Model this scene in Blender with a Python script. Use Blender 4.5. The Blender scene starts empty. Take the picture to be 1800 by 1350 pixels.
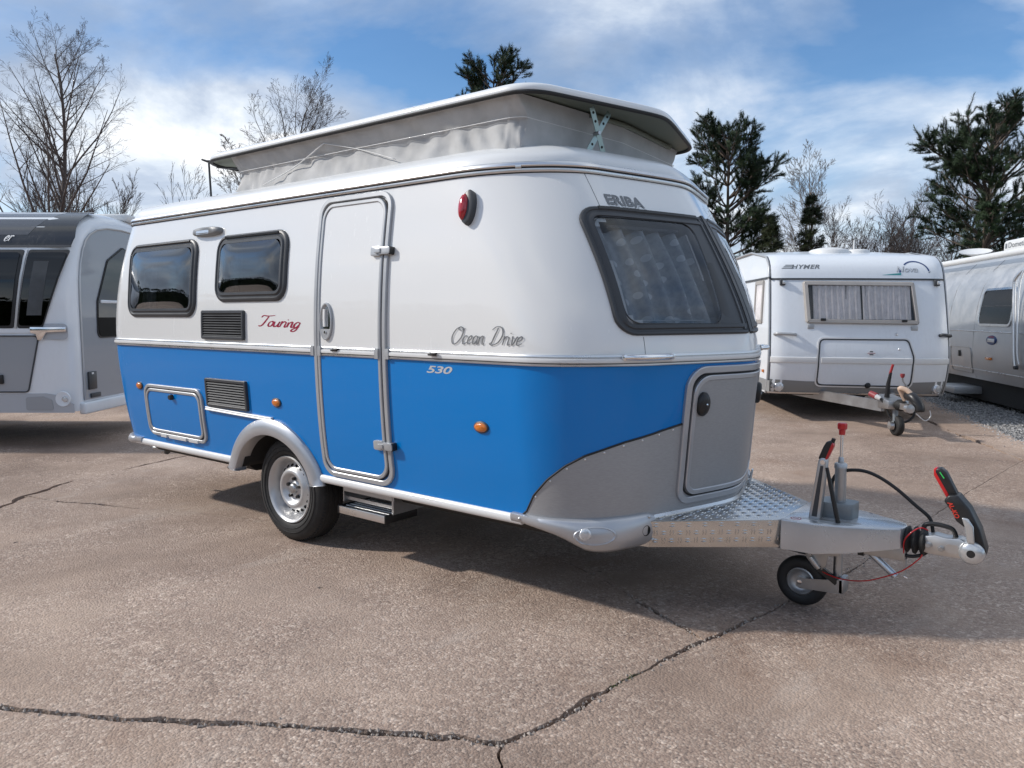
import bpy, bmesh, math, random
from mathutils import Vector, Matrix, noise as mnoise
from mathutils.geometry import tessellate_polygon

scene = bpy.context.scene
COL = scene.collection
R = math.radians

# ------------------------------------------------------------------ camera
cam_data = bpy.data.cameras.new('camera')
cam_data.sensor_width = 36.0
cam_data.lens = 1352.0 / 1800.0 * 36.0
cam_data.clip_start = 0.05
cam_data.clip_end = 2000.0
cam = bpy.data.objects.new('camera', cam_data)
COL.objects.link(cam)
CAM = Vector((4.1696, -3.9027, 1.4718))
CAM_YAW, CAM_PITCH = R(128.3123), R(-5.1863)
cam.location = CAM
cam.rotation_euler = (R(90) + CAM_PITCH, 0, CAM_YAW - R(90))
scene.camera = cam

# ------------------------------------------------------------------ light
SUN_TO = Vector((-1.2, -0.8, 1.0)).normalized()          # direction towards the sun
SUN_EL = math.asin(SUN_TO.z)
world = bpy.data.worlds.new('World')
scene.world = world
world.use_nodes = True
wn, wl = world.node_tree.nodes, world.node_tree.links
wn.clear()
w_out = wn.new('ShaderNodeOutputWorld')
sky = wn.new('ShaderNodeTexSky')
sky.sky_type = 'NISHITA'
sky.sun_disc = False
sky.sun_elevation = SUN_EL
sky.sun_rotation = math.atan2(SUN_TO.x, SUN_TO.y)
sky.altitude = 80.0
sky.air_density = 1.0
sky.dust_density = 0.25
sky.ozone_density = 4.0
bg_sky = wn.new('ShaderNodeBackground'); bg_sky.inputs[1].default_value = 0.115
hs_ = wn.new('ShaderNodeHueSaturation'); hs_.inputs['Saturation'].default_value = 1.18
wl.new(sky.outputs[0], hs_.inputs['Color']); wl.new(hs_.outputs[0], bg_sky.inputs[0])
# broken cloud layer: a flat sheet seen in perspective, the same over the whole dome
tc = wn.new('ShaderNodeTexCoord')
sep = wn.new('ShaderNodeSeparateXYZ'); wl.new(tc.outputs['Generated'], sep.inputs[0])
def wmath(op, a, b=None, clamp=False):
    n = wn.new('ShaderNodeMath'); n.operation = op; n.use_clamp = clamp
    for i, v in enumerate((a, b)):
        if v is None: continue
        if isinstance(v, (int, float)): n.inputs[i].default_value = v
        else: wl.new(v, n.inputs[i])
    return n.outputs[0]
zz = wmath('ADD', wmath('MAXIMUM', sep.outputs[2], 0.0), 0.30)
comb = wn.new('ShaderNodeCombineXYZ')
wl.new(wmath('DIVIDE', sep.outputs[0], zz), comb.inputs[0])
wl.new(wmath('DIVIDE', sep.outputs[1], zz), comb.inputs[1])
comb.inputs[2].default_value = 3.7
def wnoise(scale, detail, rough, dist, off):
    mp = wn.new('ShaderNodeMapping'); mp.inputs['Location'].default_value = off; mp.inputs['Rotation'].default_value = (0, 0, R(-15))
    wl.new(comb.outputs[0], mp.inputs[0])
    n = wn.new('ShaderNodeTexNoise'); n.inputs['Scale'].default_value = scale
    n.inputs['Detail'].default_value = detail; n.inputs['Roughness'].default_value = rough
    n.inputs['Distortion'].default_value = dist
    wl.new(mp.outputs[0], n.inputs['Vector'])
    return n.outputs['Fac']
def wramp(fac, stops):
    r = wn.new('ShaderNodeValToRGB'); wl.new(fac, r.inputs[0])
    e = r.color_ramp.elements
    while len(e) < len(stops): e.new(0.5)
    for el, (p, c) in zip(e, stops):
        el.position = p; el.color = c if len(c) == 4 else (*c, 1)
    return r.outputs[0]
cov = wnoise(1.35, 7.0, 0.52, 0.3, (1.28, 0.97, 0.79))
shade_n = wnoise(1.9, 7.0, 0.6, 0.35, (-2.65, 5.0, 3.83))
cloud_fac = wramp(cov, [(0.36, (0.08, 0.08, 0.08)), (0.45, (0.52, 0.52, 0.52)), (0.55, (0.97, 0.97, 0.97))])
# seen edge-on near the horizon the sheet closes up
hor = wmath('MULTIPLY', wmath('SUBTRACT', 1.0, wmath('MULTIPLY', wmath('MAXIMUM', sep.outputs[2], 0.0), 3.6), True), 0.8)
cloud_fac = wmath('MAXIMUM', cloud_fac, hor)
cloud_col = wramp(shade_n, [(0.36, (0.38, 0.45, 0.57)), (0.50, (0.52, 0.60, 0.73)), (0.58, (0.72, 0.79, 0.88)), (0.68, (1.05, 1.05, 1.05))])
bg_cloud = wn.new('ShaderNodeBackground'); bg_cloud.inputs[1].default_value = 0.90
wl.new(cloud_col, bg_cloud.inputs[0])
mixw = wn.new('ShaderNodeMixShader')
wl.new(cloud_fac, mixw.inputs[0]); wl.new(bg_sky.outputs[0], mixw.inputs[1]); wl.new(bg_cloud.outputs[0], mixw.inputs[2])
wl.new(mixw.outputs[0], w_out.inputs[0])

sun_data = bpy.data.lights.new('sun', 'SUN')
sun_data.energy = 2.8
sun_data.angle = R(2.6)
sun_data.color = (1.0, 0.95, 0.88)
sun = bpy.data.objects.new('sun', sun_data)
COL.objects.link(sun)
sun.rotation_euler = SUN_TO.to_track_quat('Z', 'Y').to_euler()

scene.view_settings.view_transform = 'Standard'
scene.view_settings.look = 'None'
scene.view_settings.exposure = 0.34
scene.view_settings.gamma = 1.0
scene.view_settings.use_curve_mapping = False
scene.render.engine = 'CYCLES'
scene.cycles.max_bounces = 8
scene.cycles.transparent_max_bounces = 12
scene.cycles.use_denoising = True

# ------------------------------------------------------------------ materials
class NT:
    def __init__(self, name):
        self.m = bpy.data.materials.new(name); self.m.use_nodes = True
        self.n = self.m.node_tree.nodes; self.l = self.m.node_tree.links
        self.b = self.n['Principled BSDF']; self.out = self.n['Material Output']
    def set(self, **k):
        names = {'color': 'Base Color', 'rough': 'Roughness', 'metal': 'Metallic', 'coat': 'Coat Weight', 'coat_rough': 'Coat Roughness',
                 'spec': 'Specular IOR Level', 'alpha': 'Alpha', 'trans': 'Transmission Weight', 'sheen': 'Sheen Weight'}
        for a, v in k.items():
            i = self.b.inputs[names[a]]
            if hasattr(v, 'links') or hasattr(v, 'is_linked'): self.l.new(v, i)
            elif isinstance(v, (tuple, list)): i.default_value = (*v[:3], 1)
            else: i.default_value = v
        return self
    def coord(self, kind='Object', scale=(1, 1, 1), rot=(0, 0, 0)):
        t = self.n.new('ShaderNodeTexCoord'); m = self.n.new('ShaderNodeMapping')
        m.inputs['Scale'].default_value = scale; m.inputs['Rotation'].default_value = rot
        self.l.new(t.outputs[kind], m.inputs[0]); return m.outputs[0]
    def noise(self, co, scale, detail=4, rough=.5, dist=0, out='Fac'):
        t = self.n.new('ShaderNodeTexNoise'); self.l.new(co, t.inputs['Vector'])
        t.inputs['Scale'].default_value = scale; t.inputs['Detail'].default_value = detail
        t.inputs['Roughness'].default_value = rough; t.inputs['Distortion'].default_value = dist
        return t.outputs[out]
    def voro(self, co, scale, feature='F1', out='Color', rnd=1.0, dims='3D'):
        t = self.n.new('ShaderNodeTexVoronoi'); self.l.new(co, t.inputs['Vector'])
        t.voronoi_dimensions = dims; t.feature = feature; t.inputs['Scale'].default_value = scale; t.inputs['Randomness'].default_value = rnd
        return t.outputs[out]
    def ramp(self, fac, stops):
        r = self.n.new('ShaderNodeValToRGB'); self.l.new(fac, r.inputs[0])
        e = r.color_ramp.elements
        while len(e) < len(stops): e.new(.5)
        for el, (p, c) in zip(e, stops):
            if isinstance(c, (int, float)): c = (c, c, c)
            el.position = p; el.color = (*c, 1)
        return r.outputs[0]
    def mix(self, fac, a, b, mode='MIX'):
        x = self.n.new('ShaderNodeMix'); x.data_type = 'RGBA'; x.blend_type = mode
        for i, v in ((0, fac), (6, a), (7, b)):
            if isinstance(v, (int, float)): x.inputs[i].default_value = v
            elif isinstance(v, (tuple, list)): x.inputs[i].default_value = (*v[:3], 1)
            else: self.l.new(v, x.inputs[i])
        return x.outputs[2]
    def math(self, op, a, b=None, clamp=False):
        x = self.n.new('ShaderNodeMath'); x.operation = op; x.use_clamp = clamp
        for i, v in ((0, a), (1, b)):
            if v is None: continue
            if isinstance(v, (int, float)): x.inputs[i].default_value = v
            else: self.l.new(v, x.inputs[i])
        return x.outputs[0]
    def sep(self, v):
        x = self.n.new('ShaderNodeSeparateXYZ'); self.l.new(v, x.inputs[0]); return x.outputs
    def bump(self, h, strength=.3, dist=.01, prev=None):
        x = self.n.new('ShaderNodeBump'); self.l.new(h, x.inputs['Height'])
        x.inputs['Strength'].default_value = strength; x.inputs['Distance'].default_value = dist
        if prev is not None: self.l.new(prev, x.inputs['Normal'])
        self.l.new(x.outputs[0], self.b.inputs['Normal']); return x.outputs[0]

def simple(name, color, rough=.5, metal=0.0, var=.06, vscale=9.0, bump=0.0, bscale=60.0, coat=0.0, spec=.5):
    t = NT(name); co = t.coord()
    f = t.noise(co, vscale, 5, .6)
    lo = tuple(c * (1 - var) for c in color); hi = tuple(min(1, c * (1 + var)) for c in color)
    t.set(color=t.ramp(f, [(.3, lo), (.7, hi)]), rough=t.ramp(f, [(.3, max(.02, rough - .04)), (.7, min(1, rough + .06))]), metal=metal, coat=coat, coat_rough=.04, spec=spec)
    if bump: t.bump(t.noise(co, bscale, 3, .6), bump, .004)
    return t.m

def paint(name, color, rough=.28, coat=.8, dust=.10, flow=.02, spec=.5):
    """sheet metal car paint: faint dust, slightly wavy sheet"""
    t = NT(name); co = t.coord()
    f = t.noise(co, 2.2, 6, .65); g = t.noise(t.coord(scale=(1, 1, .25)), 30, 4, .7)
    dirt = t.math('MULTIPLY', t.ramp(f, [(.35, 0.0), (.75, 1.0)]), t.ramp(g, [(.45, 0.0), (.75, 1.0)]))
    c = t.mix(t.math('MULTIPLY', dirt, dust), color, (.32, .29, .26))
    t.set(color=c, rough=t.math('ADD', t.math('MULTIPLY', dirt, .15), rough), coat=coat, coat_rough=.03, spec=spec)
    if flow: t.bump(t.noise(t.coord(scale=(1, 1, .6)), 3.2, 2, .4), flow, .03)
    return t.m

def metal(name, color, rough=.3, brushed=None, var=.08, bump=.03):
    t = NT(name)
    co = t.coord(scale=brushed or (1, 1, 1))
    f = t.noise(co, 60 if brushed else 14, 5, .6); f2 = t.noise(t.coord(), 3.5, 5, .6)
    lo = tuple(c * (1 - var) for c in color)
    t.set(color=t.mix(.5, t.ramp(f, [(.3, lo), (.7, color)]), t.ramp(f2, [(.3, lo), (.7, color)])), metal=1.0,
          rough=t.ramp(f2, [(.3, max(.05, rough - .06)), (.7, rough + .1)]))
    if bump: t.bump(f, bump, .003)
    return t.m

def glass(name, tint=(.3, .32, .34), ior=1.5, rough=.0, boost=1.0):
    t = NT(name); t.n.remove(t.b)
    tr = t.n.new('ShaderNodeBsdfTransparent'); co = t.coord()
    t.l.new(t.ramp(t.noise(co, 3, 4), [(.3, tuple(c * .94 for c in tint)), (.7, tint)]), tr.inputs[0])
    gl = t.n.new('ShaderNodeBsdfGlossy'); gl.inputs['Roughness'].default_value = rough; gl.inputs[0].default_value = (.95, .97, 1, 1)
    fr = t.n.new('ShaderNodeFresnel'); fr.inputs[0].default_value = ior
    mx = t.n.new('ShaderNodeMixShader')
    t.l.new(t.math('MULTIPLY', fr.outputs[0], boost, True), mx.inputs[0]); t.l.new(tr.outputs[0], mx.inputs[1]); t.l.new(gl.outputs[0], mx.inputs[2])
    t.l.new(mx.outputs[0], t.out.inputs[0])
    return t.m

def brushed_sheet(name, color):
    t = NT(name); f = t.noise(t.coord(scale=(.15, .15, 1)), 260, 3, .6); g = t.noise(t.coord(), 4, 5)
    t.set(color=t.mix(.5, t.ramp(f, [(.3, tuple(c * .82 for c in color)), (.7, tuple(c * 1.1 for c in color))]), t.ramp(g, [(.3, tuple(c * .95 for c in color)), (.7, color)])), metal=.35, rough=.45, spec=.4)
    t.bump(f, .12, .002); return t.m
MAT = {}
MAT['white_paint'] = paint('white_paint', (.78, .78, .765), .22, .9, .025, .015)
MAT['blue_paint'] = paint('blue_paint', (.0, .185, .54), .20, .24, .02, .03, .30)
MAT['roof_white'] = paint('roof_white', (.74, .75, .75), .35, .5)
MAT['silver_plastic'] = simple('silver_plastic', (.46, .47, .49), .34, .55, .03, 5, 0, coat=.3)
MAT['hammered_alu'] = brushed_sheet('hammered_alu', (.36, .365, .375))
MAT['alu'] = metal('alu', (.72, .72, .72), .28)
MAT['alu_dull'] = metal('alu_dull', (.55, .55, .55), .42)
MAT['chrome'] = metal('chrome', (.82, .82, .83), .1, None, .03, 0)
MAT['galv'] = metal('galv', (.50, .51, .52), .40, None, .22, .05)
MAT['cast_alu'] = metal('cast_alu', (.62, .62, .62), .38, None, .12, .12)
MAT['tread_plate'] = metal('tread_plate', (.62, .62, .61), .20, None, .06, .02)
MAT['cream_trim'] = simple('cream_trim', (.70, .70, .69), .35, 0, .03, 7, 0, coat=.3)
MAT['grey_trim'] = simple('grey_trim', (.42, .43, .44), .38, .35, .03, 7, 0)
MAT['frame_grey'] = simple('frame_grey', (.042, .045, .050), .42, 0, .08, 12, .04, 300)
MAT['black_plastic'] = simple('black_plastic', (.014, .014, .015), .38, 0, .2, 20, .05, 400)
MAT['black_rubber'] = simple('black_rubber', (.016, .016, .0165), .62, 0, .2, 25, .1, 300)
MAT['dark_void'] = simple('dark_void', (.010, .010, .010), .9, 0, .2)
MAT['under_black'] = simple('under_black', (.018, .018, .018), .8, 0, .3, 6, .2, 80)
MAT['canvas'] = None
MAT['glass_dark'] = glass('glass_dark', (.42, .44, .46), 1.55, 0, 1.8)
MAT['glass_front'] = glass('glass_front', (.78, .80, .82), 1.5, .006, 1.15)
MAT['glass_black'] = glass('glass_black', (.05, .05, .055), 1.5, .01, 1.2)
MAT['red_plastic'] = simple('red_plastic', (.50, .012, .015), .3, 0, .08, 20, 0, coat=.4)
MAT['red_lens'] = simple('red_lens', (.42, .012, .022), .12, 0, .15, 60, .15, 160, coat=.8)
MAT['amber_lens'] = simple('amber_lens', (.62, .17, .012), .15, 0, .25, 90, .2, 220, coat=.8)
MAT['clear_lens'] = simple('clear_lens', (.62, .64, .66), .08, .5, .15, 90, .3, 220, coat=.8)
MAT['white_plastic'] = simple('white_plastic', (.68, .68, .67), .4, 0, .04, 12)
MAT['interior'] = simple('interior', (.34, .33, .31), .7, 0, .1, 4)
MAT['print_red'] = simple('print_red', (.30, .008, .04), .35, 0, .05, 30)
MAT['print_grey'] = simple('print_grey', (.17, .18, .19), .35, .2, .05, 30)
MAT['print_dark'] = simple('print_dark', (.035, .04, .05), .4, 0, .05, 30)
MAT['print_silver'] = simple('print_silver', (.62, .63, .64), .3, .3, .04, 30)
MAT['print_white'] = simple('print_white', (.75, .75, .75), .4, 0, .03, 30)
MAT['print_teal'] = simple('print_teal', (.02, .28, .28), .4, 0, .05, 30)
MAT['print_navy'] = simple('print_navy', (.03, .06, .17), .4, 0, .05, 30)

# ------------------------------------------------------------------ mesh helpers
def link(o, parent=None):
    COL.objects.link(o)
    if parent is not None: o.parent = parent
    return o

def tag(o, label=None, cat=None, group=None, kind=None):
    if label: o['label'] = label
    if cat: o['category'] = cat
    if group: o['group'] = group
    if kind: o['kind'] = kind
    return o

def empty(name, loc=(0, 0, 0), rz=0.0, parent=None):
    o = bpy.data.objects.new(name, None); o.location = loc; o.rotation_euler = (0, 0, rz)
    o.empty_display_size = .2
    return link(o, parent)

def obj(name, vf, mat, parent=None, smooth=35, bevel=0.0, bseg=2, midx=None, recalc=True):
    verts, faces = vf
    me = bpy.data.meshes.new(name)
    me.from_pydata([tuple(v) for v in verts], [], [tuple(f) for f in faces])
    mats = mat if isinstance(mat, (list, tuple)) else [mat]
    for m in mats: me.materials.append(MAT[m] if isinstance(m, str) else m)
    if midx:
        for p, i in zip(me.polygons, midx): p.material_index = i
    if bevel or recalc:
        bm = bmesh.new(); bm.from_mesh(me)
        if recalc: bmesh.ops.recalc_face_normals(bm, faces=bm.faces)
        if bevel:
            es = [e for e in bm.edges if len(e.link_faces) == 2 and e.calc_face_angle(0) > R(28)]
            bmesh.ops.bevel(bm, geom=es, offset=bevel, offset_type='OFFSET', segments=bseg, profile=.5, affect='EDGES', clamp_overlap=True)
        bm.to_mesh(me); bm.free()
    if smooth is not None:
        for p in me.polygons: p.use_smooth = True
        if smooth < 180: me.set_sharp_from_angle(angle=R(smooth))
    me.update()
    return link(bpy.data.objects.new(name, me), parent)

class MB:
    def __init__(s): s.v = []; s.f = []; s.m = []; s.cur = 0
    def add(s, v, f):
        o = len(s.v); s.v += [tuple(p) for p in v]
        s.f += [tuple(i + o for i in q) for q in f]; s.m += [s.cur] * len(f); return s
    def box(s, c, d, mtx=None):
        hx, hy, hz = d[0] / 2, d[1] / 2, d[2] / 2
        vs = [Vector((x, y, z)) for x in (-hx, hx) for y in (-hy, hy) for z in (-hz, hz)]
        if mtx is not None: vs = [mtx @ v for v in vs]
        vs = [v + Vector(c) for v in vs]
        return s.add(vs, [(0, 1, 3, 2), (4, 6, 7, 5), (0, 4, 5, 1), (2, 3, 7, 6), (0, 2, 6, 4), (1, 5, 7, 3)])
    def bb(s, a, b): return s.box([(p + q) / 2 for p, q in zip(a, b)], [abs(q - p) for p, q in zip(a, b)])
    def bar(s, p0, p1, w, h, up=(0, 0, 1)):
        p0, p1 = Vector(p0), Vector(p1); d = (p1 - p0); L = d.length; d.normalize()
        up = Vector(up); sx = d.cross(up)
        if sx.length < 1e-5: sx = d.cross(Vector((1, 0, 0)))
        sx.normalize(); u = sx.cross(d)
        m = Matrix((d, sx, u)).transposed()
        return s.box((p0 + p1) / 2, (L, w, h), m)
    def tube(s, path, r, n=10, cap=True, closed=False):
        path = [Vector(p) for p in path]; k = len(path)
        rs = r if isinstance(r, (list, tuple)) else [r] * k
        vs = []; fs = []; ref = None
        for i, p in enumerate(path):
            a = path[(i - 1) % k] if (closed or i > 0) else p
            b = path[(i + 1) % k] if (closed or i < k - 1) else p
            d = (b - a).normalized()
            if ref is None:
                ref = d.orthogonal().normalized()
            ref = (ref - d * ref.dot(d))
            ref = ref.normalized() if ref.length > 1e-6 else d.orthogonal().normalized()
            q = d.cross(ref)
            for j in range(n):
                t = 2 * math.pi * j / n
                vs.append(p + (ref * math.cos(t) + q * math.sin(t)) * rs[i])
        for i in range(k if closed else k - 1):
            i2 = (i + 1) % k
            for j in range(n):
                j2 = (j + 1) % n
                fs.append((i * n + j, i * n + j2, i2 * n + j2, i2 * n + j))
        if cap and not closed:
            fs.append(tuple(range(n - 1, -1, -1))); fs.append(tuple((k - 1) * n + j for j in range(n)))
        return s.add(vs, fs)
    def cyl(s, p0, p1, r0, r1=None, n=16): return s.tube([p0, p1], [r0, r0 if r1 is None else r1], n)
    def lathe(s, prof, c=(0, 0, 0), axis=(0, 0, 1), n=24, closed=False):
        a = Vector(axis).normalized(); x = a.orthogonal().normalized(); y = a.cross(x); c = Vector(c)
        vs = []; fs = []; k = len(prof)
        for r, h in prof:
            for j in range(n):
                t = 2 * math.pi * j / n
                vs.append(c + a * h + (x * math.cos(t) + y * math.sin(t)) * max(r, 1e-5))
        for i in range(k if closed else k - 1):
            i2 = (i + 1) % k
            for j in range(n):
                j2 = (j + 1) % n
                fs.append((i * n + j, i * n + j2, i2 * n + j2, i2 * n + j))
        return s.add(vs, fs)
    def loft(s, rings, closed=True, cap=False, loop=False):
        n = len(rings[0]); vs = [p for r in rings for p in r]; fs = []
        m = len(rings)
        for i in range(m if loop else m - 1):
            i2 = (i + 1) % m
            for j in range(n if closed else n - 1):
                j2 = (j + 1) % n
                fs.append((i * n + j, i * n + j2, i2 * n + j2, i2 * n + j))
        if cap: fs.append(tuple(range(n - 1, -1, -1))); fs.append(tuple((m - 1) * n + j for j in range(n)))
        return s.add(vs, fs)
    def prism(s, poly, fn, a, b):
        """polygon in 2D mapped by fn(p, q, depth) at depths a and b"""
        n = len(poly); vs = [fn(p, q, a) for p, q in poly] + [fn(p, q, b) for p, q in poly]
        tri = tessellate_polygon([[Vector((p, q, 0)) for p, q in poly]])
        fs = [tuple(t) for t in tri] + [tuple(i + n for i in reversed(t)) for t in tri]
        fs += [(i, (i + 1) % n, n + (i + 1) % n, n + i) for i in range(n)]
        return s.add(vs, fs)
    @property
    def vf(s): return s.v, s.f
    def build(s, name, mat, parent=None, smooth=35, bevel=0.0, bseg=2): return obj(name, s.vf, mat, parent, smooth, bevel, bseg, s.m if isinstance(mat, (list, tuple)) else None)

def rrect(x0, x1, z0, z1, r, n=6):
    """rounded rectangle, counter clockwise; r = radius or four radii (bl, br, tr, tl)"""
    rs = r if isinstance(r, (list, tuple)) else (r,) * 4
    out = []
    for (cx, cz, a0, rr) in ((x0 + rs[0], z0 + rs[0], 180, rs[0]), (x1 - rs[1], z0 + rs[1], 270, rs[1]), (x1 - rs[2], z1 - rs[2], 0, rs[2]), (x0 + rs[3], z1 - rs[3], 90, rs[3])):
        for i in range(n + 1):
            t = R(a0 + 90 * i / n); out.append((cx + rr * math.cos(t), cz + rr * math.sin(t)))
    return out

def rpoly(pts, r, n=6):
    """round the corners of a convex or concave polygon"""
    out = []; k = len(pts)
    rs = r if isinstance(r, (list, tuple)) else [r] * k
    for i in range(k):
        p = Vector(pts[i]); a = (Vector(pts[i - 1]) - p); b = (Vector(pts[(i + 1) % k]) - p)
        la, lb = a.length, b.length; a.normalize(); b.normalize()
        ang = a.angle(b); d = min(rs[i] / math.tan(ang / 2), la * .48, lb * .48)
        A, B = p + a * d, p + b * d
        for j in range(n + 1):
            t = j / n; q = A * (1 - t) ** 2 + p * 2 * t * (1 - t) + B * t * t
            out.append((q.x, q.y))
    return out

def densify(poly, step, closed=True):
    out = []; n = len(poly)
    for i in range(n if closed else n - 1):
        a, b = poly[i], poly[(i + 1) % n]; k = max(1, int(math.ceil(math.hypot(b[0] - a[0], b[1] - a[1]) / step)))
        for j in range(k): out.append((a[0] + (b[0] - a[0]) * j / k, a[1] + (b[1] - a[1]) * j / k))
    if not closed: out.append(poly[-1])
    return out

def ring(path, fn, prof, closed=True, step=.05):
    """sweep a cross-section [(t outward in the 2D plane, off from the surface)] round a 2D path laid on a surface fn(a, b, off)"""
    path = densify(path, step, closed)
    ded = [p for i, p in enumerate(path) if i == 0 or math.hypot(p[0] - path[i - 1][0], p[1] - path[i - 1][1]) > 1e-6]
    path = ded; n = len(path); rings = []
    area = sum(path[i][0] * path[(i + 1) % n][1] - path[(i + 1) % n][0] * path[i][1] for i in range(n))
    sg = 1 if area > 0 else -1
    for i in range(n):
        a = path[i - 1] if (closed or i > 0) else path[i]; b = path[(i + 1) % n] if (closed or i < n - 1) else path[i]
        tx, ty = b[0] - a[0], b[1] - a[1]; l = math.hypot(tx, ty) or 1
        nx, ny = ty / l * sg, -tx / l * sg
        rings.append([fn(path[i][0] + nx * t, path[i][1] + ny * t, o) for t, o in prof])
    m = MB(); m.loft(rings, True, not closed, closed)
    return m

def patch(poly, fn, off, skirt=None, du=.06, dv=.06, bulge=None):
    """fill a 2D polygon laid on a curved surface; skirt = offset of the folded-in edge"""
    bm = bmesh.new()
    vs = [bm.verts.new((p[0], p[1], 0)) for p in poly]
    bm.faces.new(vs)
    for ax, d in ((0, du), (1, dv)):
        if not d: continue
        lo = min(p[ax] for p in poly); hi = max(p[ax] for p in poly); k = int((hi - lo) / d)
        for i in range(1, k + 1):
            c = lo + (hi - lo) * i / (k + 1); no = (1, 0, 0) if ax == 0 else (0, 1, 0)
            bmesh.ops.bisect_plane(bm, geom=bm.verts[:] + bm.edges[:] + bm.faces[:], plane_co=(c if ax == 0 else 0, c if ax == 1 else 0, 0), plane_no=no)
    bm.verts.index_update()
    m = MB(); P = [(v.co.x, v.co.y) for v in bm.verts]
    fs = [[v.index for v in f.verts] for f in bm.faces]
    o2 = [off + (bulge(a, b) if bulge else 0) for a, b in P]
    m.add([fn(a, b, o) for (a, b), o in zip(P, o2)], fs)
    if skirt is not None:
        be = [(e.verts[0].index, e.verts[1].index) for e in bm.edges if len(e.link_faces) == 1]
        k = len(m.v); ids = {}
        for e in be:
            for i in e:
                if i not in ids:
                    ids[i] = len(m.v); m.v.append(tuple(fn(P[i][0], P[i][1], skirt)))
        for a, b in be:
            m.f.append((a, b, ids[b], ids[a])); m.m.append(m.cur)
    bm.free()
    return m

def catmull(pts, k=6):
    out = []; n = len(pts)
    pts = [Vector(p) for p in pts]
    for i in range(n - 1):
        p0 = pts[max(i - 1, 0)]; p1 = pts[i]; p2 = pts[i + 1]; p3 = pts[min(i + 2, n - 1)]
        for j in range(k):
            t = j / k
            out.append(.5 * ((2 * p1) + (p2 - p0) * t + (2 * p0 - 5 * p1 + 4 * p2 - p3) * t * t + (3 * p1 - p0 - 3 * p2 + p3) * t ** 3))
    out.append(pts[-1]); return out

def text_vf(body, bold=0.0, shear=0.0, depth=.0, spacing=1.0):
    cu = bpy.data.curves.new('lettering', 'FONT'); cu.body = body; cu.size = 1; cu.offset = bold; cu.shear = shear
    cu.extrude = depth; cu.space_character = spacing; cu.resolution_u = 4
    o = bpy.data.objects.new('lettering', cu); COL.objects.link(o)
    me = bpy.data.meshes.new_from_object(o.evaluated_get(bpy.context.evaluated_depsgraph_get()))
    v = [tuple(p.co) for p in me.vertices]; f = [tuple(p.vertices) for p in me.polygons]
    bpy.data.objects.remove(o); bpy.data.curves.remove(cu); bpy.data.meshes.remove(me)
    return v, f

def lettering(name, vf, box, fn, off, mat, parent, h=.002, drop=0.0):
    """fit flat lettering into box (a0, a1, b0, b1) on surface fn(a, b, off); drop = fall of the baseline over the width"""
    v, f = vf
    x0 = min(p[0] for p in v); x1 = max(p[0] for p in v); y0 = min(p[1] for p in v); y1 = max(p[1] for p in v)
    z0 = min(p[2] for p in v); z1 = max(p[2] for p in v)
    out = []
    for p in v:
        a = (p[0] - x0) / (x1 - x0); b = (p[1] - y0) / (y1 - y0); c = (p[2] - z0) / (z1 - z0) if z1 > z0 else 1
        out.append(fn(box[0] + (box[1] - box[0]) * a, box[2] + (box[3] - box[2]) * b - drop * a, off + h * c))
    return obj(name, (out, f), mat, parent, None)

GLYPH = {
 'T': (.80, [[(.02, .80), (.12, .98), (.5, .95), (.98, 1.03)], [(.55, .95), (.47, .5), (.36, .1), (.2, -.02), (.1, .05)]]),
 'O': (.95, [[(.62, 1.0), (.25, .9), (.04, .45), (.2, .03), (.5, .02), (.8, .4), (.8, .85), (.55, 1.02), (.4, .9), (.6, .8), (.95, .92)]]),
 'D': (1.0, [[(.42, .98), (.3, .5), (.2, .02)], [(.0, .85), (.25, 1.04), (.65, 1.0), (.88, .6), (.7, .15), (.3, -.02), (.08, .06), (.2, .12)]]),
 'o': (.44, [[(.22, .5), (.06, .38), (.04, .12), (.18, 0), (.33, .12), (.34, .36), (.22, .5), (.3, .42), (.44, .46)]]),
 'u': (.50, [[(.02, .46), (.06, .1), (.16, 0), (.3, .12), (.38, .48)], [(.38, .48), (.37, .1), (.44, .01), (.52, .08)]]),
 'r': (.38, [[(.04, .44), (.08, .48), (.07, .0)], [(.07, .28), (.18, .46), (.28, .5), (.38, .42)]]),
 'i': (.22, [[(.06, .46), (.05, .1), (.12, 0), (.22, .08)], [(.07, .66), (.11, .70)]]),
 'n': (.50, [[(.04, .46), (.06, .0)], [(.06, .3), (.18, .47), (.3, .46), (.33, .12), (.4, .0), (.5, .08)]]),
 'g': (.46, [[(.36, .42), (.2, .5), (.05, .3), (.1, .03), (.26, .05), (.36, .3)], [(.38, .48), (.36, -.1), (.22, -.34), (.02, -.3), (.1, -.12), (.46, .1)]]),
 'c': (.40, [[(.34, .40), (.2, .5), (.05, .3), (.1, .03), (.24, .0), (.4, .12)]]),
 'e': (.40, [[(.05, .22), (.26, .28), (.3, .42), (.2, .5), (.06, .34), (.06, .1), (.18, 0), (.4, .12)]]),
 'a': (.48, [[(.36, .42), (.2, .5), (.05, .3), (.1, .03), (.24, .04), (.36, .3)], [(.38, .48), (.37, .1), (.42, 0), (.5, .08)]]),
 'v': (.42, [[(.02, .44), (.08, .48), (.14, .02), (.28, .16), (.36, .48), (.44, .42)]]),
 ' ': (.35, []),
}
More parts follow.
